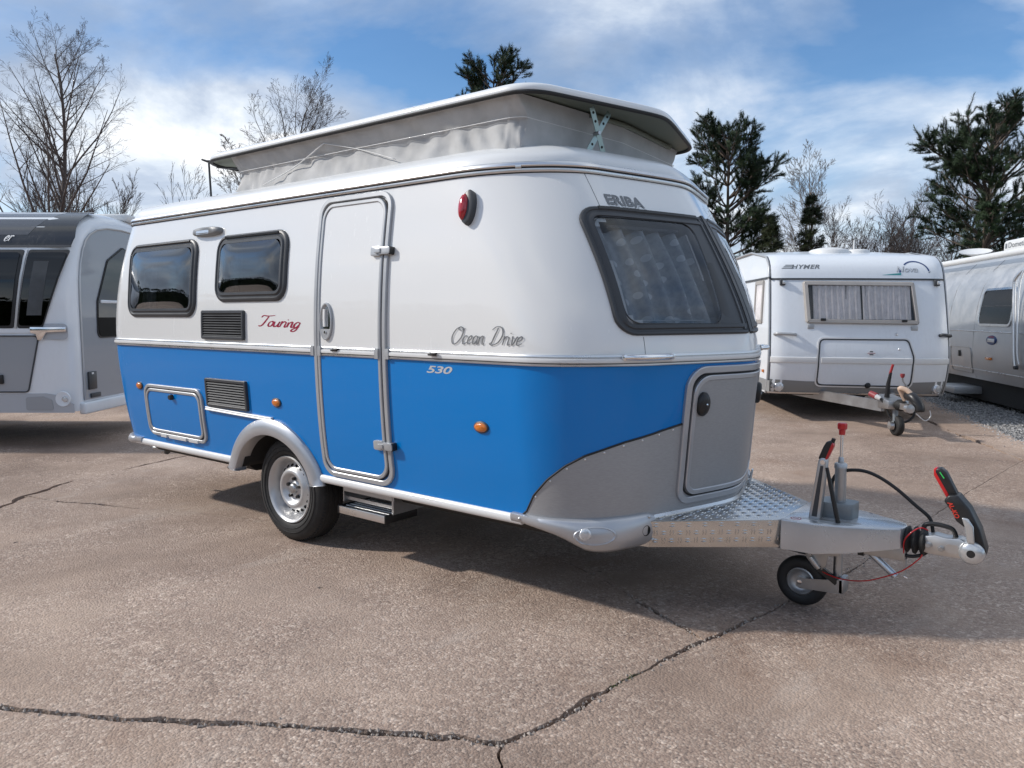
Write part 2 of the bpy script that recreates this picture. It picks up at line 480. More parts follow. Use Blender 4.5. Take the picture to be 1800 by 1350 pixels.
def script_vf(body, width=.09, shear=.35, gap=.0):
    m = MB(); x = 0
    for ch in body:
        adv, strokes = GLYPH[ch]
        for st in strokes:
            p = catmull([(a + x, b, 0) for a, b in st], 5)
            L = []; Rr = []
            for i, q in enumerate(p):
                d = (p[min(i + 1, len(p) - 1)] - p[max(i - 1, 0)]).normalized()
                nrm = Vector((-d.y, d.x, 0)); t = i / max(1, len(p) - 1)
                w = width * (.55 + .45 * abs(d.y)) * (.6 + .4 * math.sin(math.pi * min(1, max(0, t)))) / 1
                L.append(q + nrm * w / 2); Rr.append(q - nrm * w / 2)
            k = len(p); m.add(L + Rr, [(i, i + 1, k + i + 1, k + i) for i in range(k - 1)])
        x += adv + gap
    return [(a + b * shear, b, c) for a, b, c in m.v], m.f
# ------------------------------------------------------------------ body surface of the blue and white caravan
def lerp(a,b,t): return a+(b-a)*t
def interp(tab,z):
    if z<=tab[0][0]: return tab[0][1]
    for (a,va),(b,vb) in zip(tab,tab[1:]):
        if z<=b: return lerp(va,vb,(z-a)/(b-a))
    return tab[-1][1]
def smooth(tab):
    # monotone cubic (finite difference) interpolation
    n=len(tab); d=[(tab[i+1][1]-tab[i][1])/(tab[i+1][0]-tab[i][0]) for i in range(n-1)]
    m=[d[0]]+[(d[i-1]+d[i])/2 for i in range(1,n-1)]+[d[-1]]
    def f(z):
        z=min(max(z,tab[0][0]),tab[-1][0])
        for i in range(n-1):
            if z<=tab[i+1][0]:
                h=tab[i+1][0]-tab[i][0]; t=(z-tab[i][0])/h
                return ((2*t**3-3*t*t+1)*tab[i][1]+(t**3-2*t*t+t)*h*m[i]+(-2*t**3+3*t*t)*tab[i+1][1]+(t**3-t*t)*h*m[i+1])
        return tab[-1][1]
    return f
W=smooth([(.45,1.0),(.503,1.004),(.75,1.034),(1.0,1.052),(1.24,1.060),(1.45,1.058),(1.75,1.038),(2.0,1.006),(2.16,.982),(2.25,.97)])
XF=smooth([(.45,2.579),(.503,2.585),(.9,2.632),(1.15,2.662),(1.25,2.672),(1.36,2.656),(1.6,2.566),(1.9,2.412),(2.16,2.257),(2.25,2.197)])
BOWF=smooth([(.45,.33),(.503,.33),(1.24,.40),(1.7,.345),(2.16,.285),(2.25,.28)])
LSF=smooth([(.45,.62),(.503,.62),(1.24,.74),(1.7,.77),(2.16,.80),(2.25,.80)])
EB=.13
def bow(y,k): return k*(math.sqrt(y*y+EB*EB)-EB)
XR=smooth([(.45,-2.28),(.503,-2.30),(.9,-2.38),(1.24,-2.42),(1.5,-2.41),(1.8,-2.35),(2.16,-2.21),(2.25,-2.16)])
Y1=.62; HB=.60
Y1R=.70; BOWR=.20; LSR=.42
def bez(p0,p1,p2,p3,t):
    a=(1-t)**3;b=3*t*(1-t)**2;c=3*t*t*(1-t);d=t**3
    return (a*p0[0]+b*p1[0]+c*p2[0]+d*p3[0],a*p0[1]+b*p1[1]+c*p2[1]+d*p3[1])
def corner(xs,w,xe,y1,slope,sgn,t,hb):
    # from (xs,-w) tangent +-x to (xe,-y1) on the bow
    p0=(xs,-w); p3=(xe,-y1); s=sgn*slope
    ix=xe-s*(w-y1)
    p1=(lerp(xs,ix,hb),-w); p2=(lerp(xe,ix,hb),lerp(-y1,-w,hb))
    return bez(p0,p1,p2,p3,t)
def PL(u,z,off=0.0):
    """plan point on the body at path parameter u (0 rear centre .. 5 front centre .. 10 rear centre) and height z"""
    if u>5:
        p=PL(10-u,z); q=(p[0],-p[1])
    else:
        w=W(z);xf=XF(z);xr=XR(z);LS=LSF(z);BOW=BOWF(z)
        if u<1:
            y=Y1R*u; q=(xr+BOWR*y*y,-y)
        elif u<2:
            q=corner(xr+LSR,w,xr+BOWR*Y1R**2,Y1R,2*BOWR*Y1R,-1,2-u,.72)
        elif u<3:
            q=(lerp(xr+LSR,xf-LS,u-2),-w)
        elif u<4:
            q=corner(xf-LS,w,xf-bow(Y1,BOW),Y1,BOW*Y1/math.sqrt(Y1*Y1+EB*EB),1,u-3,HB)
        else:
            y=Y1*(5-u); q=(xf-bow(y,BOW),-y)
    if off:
        n=NR(u,z); q=(q[0]+n[0]*off,q[1]+n[1]*off)
    return q
def NR(u,z):
    e=1e-3; a=PL(max(u-e,0),z); b=PL(min(u+e,10),z)
    tx,ty=b[0]-a[0],b[1]-a[1]; l=math.hypot(tx,ty) or 1
    return (ty/l,-tx/l)
def BP(u,z,off=0.0):
    """3D body point pushed out by off along the true surface normal"""
    q=PL(u,z)
    if off:
        e=2e-3; a=PL(u,z-e); b=PL(u,z+e); n=NR(u,z)
        slope=((b[0]-a[0])*n[0]+(b[1]-a[1])*n[1])/(2*e)
        k=1/math.sqrt(1+slope*slope)
        return (q[0]+n[0]*off*k,q[1]+n[1]*off*k,z-slope*off*k)
    return (q[0],q[1],z)
def u_of_x(x,z):
    return 2+(x-(XR(z)+LSR))/((XF(z)-LSF(z))-(XR(z)+LSR))
def u_of_side(x, z):
    """path parameter of the near side at length x, corners included"""
    xs0, xs1 = XR(z) + LSR, XF(z) - LSF(z)
    if xs0 <= x <= xs1: return 2 + (x - xs0) / (xs1 - xs0)
    lo, hi = (3.0, 5.0) if x > xs1 else (0.0, 2.0)
    for _ in range(22):
        m = (lo + hi) / 2
        if PL(m, z)[0] < x: lo = m
        else: hi = m
    return (lo + hi) / 2
def u_of_front(y, z):
    if abs(y) <= Y1: return 5 + y / Y1
    s = y > 0; ya = abs(y); lo, hi = 3.0, 4.0
    for _ in range(22):
        m = (lo + hi) / 2
        if -PL(m, z)[1] > ya: lo = m
        else: hi = m
    u = (lo + hi) / 2
    return 10 - u if s else u
def side(x, z, off=0.0): return BP(u_of_side(x, z), z, off)
def front(y, z, off=0.0): return BP(u_of_front(y, z), z, off)
# ------------------------------------------------------------------ ground: broken concrete slabs, gravel
def ground_material():
    t = NT('exposed_concrete'); co = t.coord('Object')
    big = t.noise(co, .35, 6, .62, .4); mid = t.noise(co, 2.3, 7, .65, .3); streak = t.noise(t.coord('Object', (1, .25, 1), (0, 0, R(35))), 3.0, 6, .65, .2)
    base = t.ramp(big, [(.34, (0.253, 0.179, 0.135)), (.50, (0.428, 0.312, 0.239)), (.66, (0.554, 0.429, 0.342))])
    base = t.mix(.55, base, t.ramp(mid, [(.28, (0.262, 0.199, 0.160)), (.5, (0.444, 0.325, 0.251)), (.74, (0.566, 0.441, 0.353))]))
    base = t.mix(.30, base, t.ramp(streak, [(.3, (0.290, 0.224, 0.180)), (.65, (0.552, 0.425, 0.337))]))
    # stones of the aggregate
    st = t.sep(t.voro(co, 95)); st2 = t.sep(t.voro(co, 42))
    stones = t.ramp(st[0], [(.0, (0.183, 0.146, 0.121)), (.25, (0.392, 0.287, 0.227)), (.6, (0.471, 0.347, 0.272)), (.86, (0.607, 0.484, 0.390)), (1.0, (0.954, 0.797, 0.662))])
    stones2 = t.ramp(st2[1], [(.0, (0.263, 0.199, 0.167)), (.5, (0.445, 0.327, 0.259)), (.9, (0.526, 0.411, 0.335)), (1.0, (0.874, 0.724, 0.606))])
    worn = t.ramp(t.noise(co, 1.1, 6, .6, .2), [(.40, .12), (.60, .85)])
    c = t.mix(worn, base, stones); c = t.mix(t.math('MULTIPLY', worn, .45), c, stones2)
    # pits and oil spots
    pit = t.ramp(t.voro(co, 3.4, 'F1', 'Distance'), [(.0, 1.0), (.035, .9), (.06, 0.0)])
    pitm = t.math('MULTIPLY', pit, t.ramp(t.noise(co, 1.6, 3), [(.5, 0.0), (.62, 1.0)]))
    c = t.mix(t.math('MULTIPLY', pitm, .8), c, (0.048, 0.036, 0.028))
    rust = t.math('MULTIPLY', t.ramp(t.noise(co, .9, 5, .6, .5), [(.60, 0.0), (.72, .5)]), 1.0)
    c = t.mix(rust, c, (0.296, 0.178, 0.116))
    # damp grey patches and pale scuffs
    damp = t.ramp(t.noise(co, .55, 7, .68, .6), [(.47, 0.0), (.57, .5), (.70, .8)])
    c = t.mix(damp, c, t.mix(1.0, c, (0.713, 0.692, 0.686), 'MULTIPLY'))
    scuff = t.ramp(t.noise(t.coord('Object', (1, .3, 1), (0, 0, R(-20))), 1.7, 8, .7, .3), [(.56, 0.0), (.68, .6)])
    c = t.mix(scuff, c, (0.528, 0.436, 0.368))
    c = t.mix(1.0, c, t.ramp(big, [(.36, (.74, .72, .71)), (.60, (1.06, 1.05, 1.04))]), 'MULTIPLY')
    fine = t.noise(co, 260, 3, .7)
    c = t.mix(.5, c, t.mix(1.0, c, t.ramp(fine, [(.3, .40), (.7, 1.4)]), 'MULTIPLY'))
    t.set(color=c, rough=.86, spec=.35)
    h = t.math('ADD', t.math('MULTIPLY', t.voro(co, 95, 'F1', 'Distance'), -.55), t.math('MULTIPLY', fine, .35))
    h = t.math('ADD', h, t.math('MULTIPLY', pitm, -2.0))
    n1 = t.bump(t.noise(co, 9, 6, .7), .25, .02)
    t.bump(h, .75, .012, n1)
    return t.m
MAT['concrete'] = ground_material()
t = NT('crack_dirt'); co = t.coord()
t.set(color=t.ramp(t.noise(co, 60, 6, .7), [(.3, (.03, .026, .022)), (.6, (.075, .064, .053)), (.8, (.14, .12, .10))]), rough=.95)
t.bump(t.noise(co, 120, 5, .7), .8, .01); MAT['crack_dirt'] = t.m
t = NT('gravel'); co = t.coord()
g = t.sep(t.voro(co, 30))
t.set(color=t.ramp(g[0], [(0, (.12, .12, .12)), (.5, (.26, .255, .25)), (.85, (.40, .395, .385)), (1, (.62, .61, .60))]), rough=.9)
t.bump(t.voro(co, 30, 'F1', 'Distance'), 1.0, -.03); MAT['gravel'] = t.m

rg = random.Random(11)
def far_ground():
    m = MB(); m.add([(-400, -400, -.045), (400, -400, -.045), (400, 400, -.045), (-400, 400, -.045)], [(0, 1, 2, 3)])
    return m.build('ground', 'crack_dirt', None, None)
ground = far_ground(); tag(ground, kind='structure')

def jag(pts, step=.03, amp=.012, seed=0):
    """rough crack line through pts"""
    d = densify(pts, step, False); out = []
    for i, p in enumerate(d):
        a = d[max(i - 1, 0)]; b = d[min(i + 1, len(d) - 1)]; tx, ty = b[0] - a[0], b[1] - a[1]; l = math.hypot(tx, ty) or 1
        s = i * step
        o = amp * (1.6 * mnoise.noise((s * 2.1, seed * 7.3, 0)) + 1.0 * mnoise.noise((s * 8, seed * 3.1, 5)) + .7 * mnoise.noise((s * 25, seed, 9)))
        out.append((p[0] - ty / l * o, p[1] + tx / l * o))
    return out
def half(path, gap, sgn, seed, w0=1, w1=1):
    """one lip of a crack: the path moved to the sgn side by a varying half gap"""
    out = []; n = len(path); s = 0
    for i, p in enumerate(path):
        a = path[max(i - 1, 0)]; b = path[min(i + 1, n - 1)]; tx, ty = b[0] - a[0], b[1] - a[1]; l = math.hypot(tx, ty) or 1
        s += l / 2
        g = gap * max(.12, .75 + 1.3 * mnoise.noise((s * 1.7, seed * 5.1, 2)) + 5.0 * max(0, mnoise.noise((s * 3.1, seed * 9.1, sgn * 3)) - .2) + .9 * mnoise.noise((s * 11, seed * 2.7, sgn * 4)) + .4 * mnoise.noise((s * 40, seed, sgn)))
        g *= w0 + (w1 - w0) * i / (n - 1)
        out.append((p[0] - ty / l * g * sgn / 2, p[1] + tx / l * g * sgn / 2))
    return out
Q = (2.576, -1.95); AF = (-1.0, -4.12); BD = (3.46, 5.32)
A_left = jag([(-24, -18.1), (-8, -8.37), AF], .12, .02, 1)
A_mid = jag([AF, (.96, -2.93), (1.438, -2.629), (1.992, -2.265), (2.40, -2.02), Q], .02, .012, 2)
B = jag([Q, (2.63, -1.75), (2.672, -1.31), (2.769, -.715), (2.904, -.056), (3.028, .736), (3.079, 1.337), (3.11, 1.7)], .025, .012, 3)
B2 = jag([(3.11, 1.7), (3.25, 3.4), BD], .03, .006, 13); B2[0] = B[-1]
E_ = jag([Q, (2.626, -2.005), (2.673, -2.05), (2.78, -2.17), (3.3, -2.95), (4.5, -6), (6, -18)], .03, .012, 4)
F = jag([AF, (-1.9, -2.75), (-2.461, -1.807), (-2.765, -1.504), (-3.047, -1.04), (-3.362, .015), (-3.75, 1.6), (-5.2, 8), (-6.4, 15), (-7, 30)], .05, .02, 5)
D_top = jag([BD, (2.8, 6.6), (2.015, 8.218), (1.2, 9.8), (-2, 16.2), (-9, 30)], .06, .02, 6)
D_bot = jag([BD, (5.0, 2.28), (8, -3.6), (15, -18)], .06, .02, 7)
V = jag([(-7.2, 30), (.4, 13.9), (2.02, 9.95), (3.35, 6.76), (5.2, 3.3), (9, -3.5), (16.6, -18)], .05, .05, 8)
slitC = jag([(2.768, -.715), (2.45, -.57), (2.243, -.458), (1.89, -.288), (1.5, -.17), (1.125, -.049)], .02, .014, 9)
slitG = jag([(-2.74, -1.53), (-2.353, -1.448), (-1.408, -1.062), (-.583, -.779), (.1, -.6)], .03, .012, 10)
def slit(path, gap, seed):
    """both lips of a crack that runs out: down one side and back up the other"""
    return half(path, gap, 1, seed, 1, .05) + half(path, gap, -1, seed, 1, .05)[::-1]
def splice(poly, sl):
    i = min(range(len(poly)), key=lambda k: (poly[k][0] - sl[0][0]) ** 2 + (poly[k][1] - sl[0][1]) ** 2)
    j = min(range(len(poly)), key=lambda k: (poly[k][0] - sl[-1][0]) ** 2 + (poly[k][1] - sl[-1][1]) ** 2)
    if i == j: j = i + 1
    # keep the orientation of the outline
    if i < j: return poly[:i] + sl + poly[j:]
    return poly[:j] + sl[::-1] + poly[i:]
gA, gB, gE, gF, gD = .024, .024, .014, .036, .04
def slab(outline, zt, seed):
    out = []
    for p in outline:
        if not out or math.hypot(p[0] - out[-1][0], p[1] - out[-1][1]) > .004: out.append(p)
    n = len(out)
    tri = tessellate_polygon([[Vector((p[0], p[1], 0)) for p in out]])
    vs = [(p[0], p[1], zt) for p in out] + [(p[0], p[1], -.044) for p in out]
    fs = [tuple(q) for q in tri] + [(i, (i + 1) % n, n + (i + 1) % n, n + i) for i in range(n)]
    o = obj('concrete_slab', (vs, fs), 'concrete', ground, None)
    return o
rev = lambda p: p[::-1]
main = half(A_mid, gA, 1, 2) + half(B, gB, 1, 3, 1, .15)[2:] + half(B2, .003, 1, 13)[1:] + half(D_top, gD, 1, 6) + rev(half(F, gF, -1, 5))
main = splice(main, slit(slitC, .022, 9)); main = splice(main, rev(slit(slitG, .026, 10)) if False else slit(slitG, .026, 10))
slab(main, 0.0, 1)
left = half(A_left, gA, 1, 1) + half(F, gF, 1, 5) + [(-24, 30)]
slab(left, -.003, 2)
low = half(A_left, gA, -1, 1) + half(A_mid, gA, -1, 2) + half(E_, gE, -1, 4)[1:] + [(-24, -18.3)]
slab(low, -.004, 3)
right = rev(half(B2, .003, -1, 13))[:-1] + rev(half(B, gB, -1, 3, 1, .15)) + half(E_, gE, 1, 4)[1:] + [(14.9, -18)] + rev(half(D_bot, gD, -1, 7))
slab(right, -.002, 4)
strip = half(D_top, gD, -1, 6)[::-1] + half(D_bot, gD, 1, 7)[1:] + rev(V)
slab(strip, -.004, 5)
gv = rev(V) + [(-7, 45), (60, 45), (60, -18)]
m = MB(); tri = tessellate_polygon([[Vector((p[0], p[1], 0)) for p in gv]])
m.add([(p[0], p[1], -.02) for p in gv], [tuple(q) for q in tri])
gravel_ground = m.build('gravel_ground', 'gravel', None, None); tag(gravel_ground, kind='structure')
# loose stones on the gravel
m = MB(); st = []
for i in range(9000):
    k = rg.random(); y = 4.5 + 9.5 * rg.random() ** .9
    xe = 2.02 + (9.95 - y) * (1.33 / 3.19) if y < 9.95 else 2.02 - (y - 9.95) * .41
    x = xe - .10 + abs(rg.gauss(0, 1)) * 1.3
    if i % 9 == 0: x = xe - abs(rg.gauss(0, .12))
    r = rg.uniform(.008, .021)
    a = rg.random() * 6.28; q = [Vector((math.cos(a + j * 2.1) * r * rg.uniform(.7, 1.2), math.sin(a + j * 2.1) * r * rg.uniform(.7, 1.2), rg.uniform(-.3, .3) * r)) for j in range(3)]
    c = Vector((x, y, -.014 + r * .35)); top = c + Vector((rg.uniform(-.3, .3) * r, rg.uniform(-.3, .3) * r, r * .8))
    n = len(m.v); m.v += [tuple(c + p) for p in q] + [tuple(top), tuple(c - Vector((0, 0, r)))]
    m.f += [(n, n + 1, n + 3), (n + 1, n + 2, n + 3), (n + 2, n, n + 3), (n + 1, n, n + 4), (n + 2, n + 1, n + 4), (n, n + 2, n + 4)]
t = NT('loose_stone'); co = t.coord()
t.set(color=t.ramp(t.noise(co, 22, 2), [(.3, (.13, .13, .13)), (.5, (.28, .275, .27)), (.7, (.52, .51, .50))]), rough=.85); MAT['loose_stone'] = t.m
o = obj('loose_gravel', m.vf, 'loose_stone', None, None, recalc=False)
tag(o, 'loose grey gravel chippings beside the edge of the concrete', 'gravel', kind='stuff')
# crumbled concrete along the open joints
mc = MB()
for path, nn_, sp in ((A_mid, 900, .03), (B, 520, .022), (slitC, 160, .02)):
    for i in range(nn_):
        p = path[rg.randrange(len(path))]; r = rg.uniform(.003, .011); x, y = p[0] + rg.gauss(0, sp * .5), p[1] + rg.gauss(0, sp * .5)
        c = Vector((x, y, rg.uniform(-.02, .004))); q = [c + Vector((math.cos(k * 2.1 + r * 900) * r * rg.uniform(.6, 1.2), math.sin(k * 2.1 + r * 900) * r * rg.uniform(.6, 1.2), -r * .3)) for k in range(3)] + [c + Vector((0, 0, r * .7))]
        mc.add(q, [(0, 1, 3), (1, 2, 3), (2, 0, 3)])
t = NT('concrete_crumb'); t.set(color=t.ramp(t.noise(t.coord(), 90, 2), [(.3, (.20, .17, .15)), (.55, (.38, .33, .29)), (.75, (.50, .43, .37))]), rough=.9); MAT['concrete_crumb'] = t.m
o = obj('concrete_crumbs', mc.vf, 'concrete_crumb', None, None, recalc=False); tag(o, 'crumbled bits of concrete lying in the open joints', 'rubble', kind='stuff')
# moss in the front joint
m = MB()
for i in range(110):
    k = rg.random(); x, y = 2.690 - .03 + rg.gauss(0, .01) + k * .02, -1.36 + k * .16
    h = rg.uniform(.004, .016); a = rg.random() * 6.28; d = Vector((math.cos(a), math.sin(a), 0)) * .006
    c = Vector((x, y, -.02)); m.add([c - d, c + d, c + Vector((rg.gauss(0, .008), rg.gauss(0, .008), h + .012))], [(0, 1, 2)])
t = NT('moss'); t.set(color=t.ramp(t.noise(t.coord(), 80), [(.3, (.03, .06, .008)), (.7, (.10, .16, .03))]), rough=.9); MAT['moss'] = t.m
o = obj('moss', m.vf, 'moss', None, None, recalc=False); tag(o, 'small green tuft of moss in the front joint of the concrete', 'moss', kind='stuff')
# ------------------------------------------------------------------ the blue and white caravan
van = empty('touring_caravan')
tag(van, 'blue and white caravan with its pop-up roof raised, nearest in the yard', 'caravan')
Z_BOT, Z_BELT, Z_RAIL = .503, 1.258, 2.158

WIN_REAR = rrect(-1.845, -.872, 1.452, 1.995, .105)
WIN_MID = rrect(-.625, .165, 1.552, 1.992, .105)
WIN_FRONT = rrect(-.815, -.012, 1.372, 1.982, (.085, .02, .02, .085))
def inside(poly, x, y):
    c = False; n = len(poly)
    for i in range(n):
        (x0, y0), (x1, y1) = poly[i], poly[i - 1]
        if (y0 > y) != (y1 > y) and x < (x1 - x0) * (y - y0) / (y1 - y0) + x0: c = not c
    return c
def shrink(p, d):
    xs = [q[0] for q in p]; ys = [q[1] for q in p]; cx, cy = (min(xs) + max(xs)) / 2, (min(ys) + max(ys)) / 2
    fx = 1 - 2 * d / (max(xs) - min(xs)); fy = 1 - 2 * d / (max(ys) - min(ys))
    return [(cx + (a - cx) * fx, cy + (b - cy) * fy) for a, b in p]
HOLE_S = [shrink(WIN_REAR, .045), shrink(WIN_MID, .045)]
HOLE_F = shrink(WIN_FRONT, .06)

US = []
def span(a, b, n): US.extend(a + (b - a) * i / n for i in range(n))
span(0, 1, 14); span(1, 2, 22); span(2, 3, 150); span(3, 4, 34); span(4, 6, 44); span(6, 7, 30); span(7, 8, 12); span(8, 9, 18); span(9, 10, 14)
def shell(z0, z1, nz, holes):
    zs = [z0 + (z1 - z0) * i / nz for i in range(nz + 1)]; n = len(US)
    vs = [(*PL(u, z), z) for z in zs for u in US]; fs = []
    for k in range(nz):
        zc = (zs[k] + zs[k + 1]) / 2
        for j in range(n):
            j2 = (j + 1) % n; uc = US[j] + ((US[j2] if j2 else 10) - US[j]) / 2
            if not holes and zc < .76:
                q = PL(uc, zc)
                if (q[0] + .055) ** 2 + (zc - .33) ** 2 < .425 ** 2 and abs(q[1]) > .9: continue
            if holes and zc > 1.3:
                q = PL(uc, zc)
                if uc < 3.02 and uc > 1.9 and any(inside(h, q[0], zc) for h in HOLE_S): continue
                if 3 < uc < 7 and inside(HOLE_F, -abs(q[1]), zc): continue
            fs.append((k * n + j, k * n + j2, (k + 1) * n + j2, (k + 1) * n + j))
    return vs, fs
def ringpath(z, off, us=US): return [(*PL(u, z, off), z) for u in us]
obj('lower_panel', shell(Z_BOT, Z_BELT, 26, False), 'blue_paint', van, 180)
obj('upper_panel', shell(Z_BELT, Z_RAIL + .03, 40, True), 'white_paint', van, 180)
def pan(z, off):                              # notched at the wheels
    return [(x, max(-.63, min(.63, y)) if abs(x + .055) < .47 else y, zz_) for x, y, zz_ in ringpath(z, off)]
m = MB(); m.add(pan(.49, -.03), [tuple(range(len(US)))])
m.add(pan(.38, -.16), [tuple(range(len(US)))])
k = len(US); m.f += [(i, (i + 1) % k, k + (i + 1) % k, k + i) for i in range(k)]; m.m += [0] * k
m.build('floor_pan', 'under_black', van, 60)

def trim(u0, u1, z, prof, mat, name, n=None, parent=van, zfun=None):
    n = n or max(2, int((u1 - u0) * 34)); rings = []
    for i in range(n + 1):
        u = u0 + (u1 - u0) * i / n; nx, ny = NR(u, z); p = PL(u, z); dz = zfun(u) if zfun else 0
        rings.append([(p[0] + nx * o, p[1] + ny * o, z + h + dz) for o, h in prof])
    mm = MB(); mm.loft(rings, True, True)
    return mm.build(name, mat, parent, 40)
uS = lambda x, z: u_of_side(x, z)
DX0, DX1 = .449, 1.066                       # door frame outer edges
# belt: aluminium carrier with a pale insert, broken by the door
carrier = [(-.004, -.026), (.010, -.026), (.014, -.022), (.014, -.016), (.009, -.013), (.009, .013), (.013, .016), (.013, .022), (.010, .026), (-.004, .026)]
insert = [(.008, -.0115), (.016, -.009), (.018, 0), (.016, .009), (.008, .0115)]
groove = [(.006, -.016), (.0125, -.016), (.0125, -.0125), (.006, -.0125)]
for a, b in ((.2, uS(DX0 - .002, Z_BELT)), (uS(DX1 + .002, Z_BELT), 7.2)):
    trim(a, b, Z_BELT, carrier, 'alu', 'belt_rail')
    trim(a, b, Z_BELT, insert, 'cream_trim', 'belt_insert')
    trim(a, b, Z_BELT, groove, 'black_rubber', 'belt_groove')
for x in (DX0 - .012, DX1 + .012):
    u = uS(x, Z_BELT)
    trim(u - .0035, u + .0035, Z_BELT, [(0, -.030), (.019, -.028), (.021, 0), (.019, .028), (0, .030)], 'grey_trim', 'belt_end_cap', 2)
# roof gutter rail: two ribs with dark grooves
rail_lo = [(-.004, -.004), (.010, -.004), (.013, .002), (.012, .012), (.007, .015), (-.004, .015)]
rail_gr = [(-.004, .0145), (.004, .0145), (.004, .022), (-.004, .022)]
rail_hi = [(-.004, .022), (.009, .022), (.013, .028), (.011, .040), (.004, .046), (-.004, .046)]
trim(.0, 10, Z_RAIL, rail_lo, 'alu', 'gutter_rail', 330)
trim(.0, 10, Z_RAIL, rail_gr, 'black_rubber', 'gutter_groove', 330)
trim(.0, 10, Z_RAIL, rail_hi, 'alu', 'gutter_rail', 330)
trim(.0, 10, Z_RAIL, [(-.003, -.009), (.004, -.009), (.004, -.0035), (-.003, -.0035)], 'black_rubber', 'gutter_seal', 330)
u = uS(1.83, Z_RAIL)
u = 3.42
trim(u, u + .035, Z_RAIL, [(0, .012), (.016, .013), (.019, .022), (.016, .031), (0, .032)], 'alu', 'gutter_joint', 2)
# roof shell
m = MB(); rings = []
for ins, z in ((-.002, 2.196), (.004, 2.225), (.016, 2.248), (.036, 2.270), (.062, 2.287), (.10, 2.302), (.16, 2.312), (.25, 2.320)):
    rings.append([(*PL(u, 2.20, -ins), z) for u in US])
last = rings[-1]
for kf, z in ((.8, 2.328), (.5, 2.338), (.2, 2.343), (0.001, 2.345)):
    rings.append([((p[0] - .02) * (1 - (1 - kf) * .55) + .02, p[1] * kf, z) for p in last])
m.loft(rings); m.build('roof_shell', 'roof_white', van, 60)
# sill rail under the side panels
sill = [(-.012, -.046), (.006, -.048), (.015, -.040), (.019, -.024), (.015, -.008), (.006, .0), (-.004, .0)]
for a, b in ((-1.93, -.545), (.395, 1.945)):
    trim(uS(a, .503), uS(b, .503), .503, sill, 'cream_trim', 'sill_rail', 40)
trim(3.92, 6.08, .503, [(-.012, -.024), (.012, -.026), (.018, -.016), (.012, -.002), (-.004, .002)], 'alu', 'front_sill_rail', 60)
# painted aluminium corner panel round the front, with its black edging
SILV = [(.506, 1.950), (.610, 2.019), (.695, 2.093), (.764, 2.171), (.813, 2.244), (.846, 2.318), (.871, 2.369), (.910, 2.456), (.935, 2.507), (.955, 2.545)]
def edge_z(u):
    """height of the silver panel's upper edge at path parameter u (symmetric about the nose)"""
    uu = min(u, 10 - u); best = None
    for (z0, x0), (z1, x1) in zip(SILV, SILV[1:]):
        ua, ub = SU[(z0, x0)], SU[(z1, x1)]
        if ua <= uu <= ub: return z0 + (z1 - z0) * (uu - ua) / (ub - ua)
    return SILV[-1][0] if uu > SU[SILV[-1]] else None
SU = {(z, x): u_of_side(x, z) for z, x in SILV}
SU = dict(zip(SILV, [2.996, 3.091, 3.222, 3.367, 3.511, 3.664, 3.786, 4.054, 4.269, 4.42]))
def silver_panel():
    us = [2.996 + (7.004 - 2.996) * i / 150 for i in range(151)]; rows = 12; vs = []; fs = []
    for u in us:
        zt = edge_z(u) or .506
        for r in range(rows + 1): vs.append(BP(u, .503 + (zt - .503) * r / rows, .0035))
    w = rows + 1
    for i in range(150):
        for r in range(rows): fs.append((i * w + r, (i + 1) * w + r, (i + 1) * w + r + 1, i * w + r + 1))
    return obj('front_corner_panel', (vs, fs), 'hammered_alu', van, 180), us
o, us = silver_panel()
for rng in ((2.996, 4.33), (5.67, 7.004)):
    m = MB(); pts = [rng[0] + (rng[1] - rng[0]) * i / 70 for i in range(71)]
    m.tube([BP(u, (edge_z(u) or .506) + .002, .003) for u in pts], .0052, 6); m.build('panel_edging', 'black_rubber', van, 180)
    for i in range(9):
        u = pts[6 + i * 7]; mm = MB(); mm.lathe([(0, .0025), (.004, .002), (.0055, 0)], BP(u, (edge_z(u) or .51) - .014, .004), (NR(u, .7)[0], NR(u, .7)[1], 0), 8)
        mm.build('rivet', 'alu', van, 180)
# vertical sheet joint in the front corner
for sg in (1, -1):
    for zs_ in ((1.275, 1.32, 1.365), (1.985, 2.06, 2.15)):
        m = MB(); m.tube([front(sg * -.70, z, .0005) for z in zs_], .0012, 4); m.build('sheet_joint', 'frame_grey', van, 180)

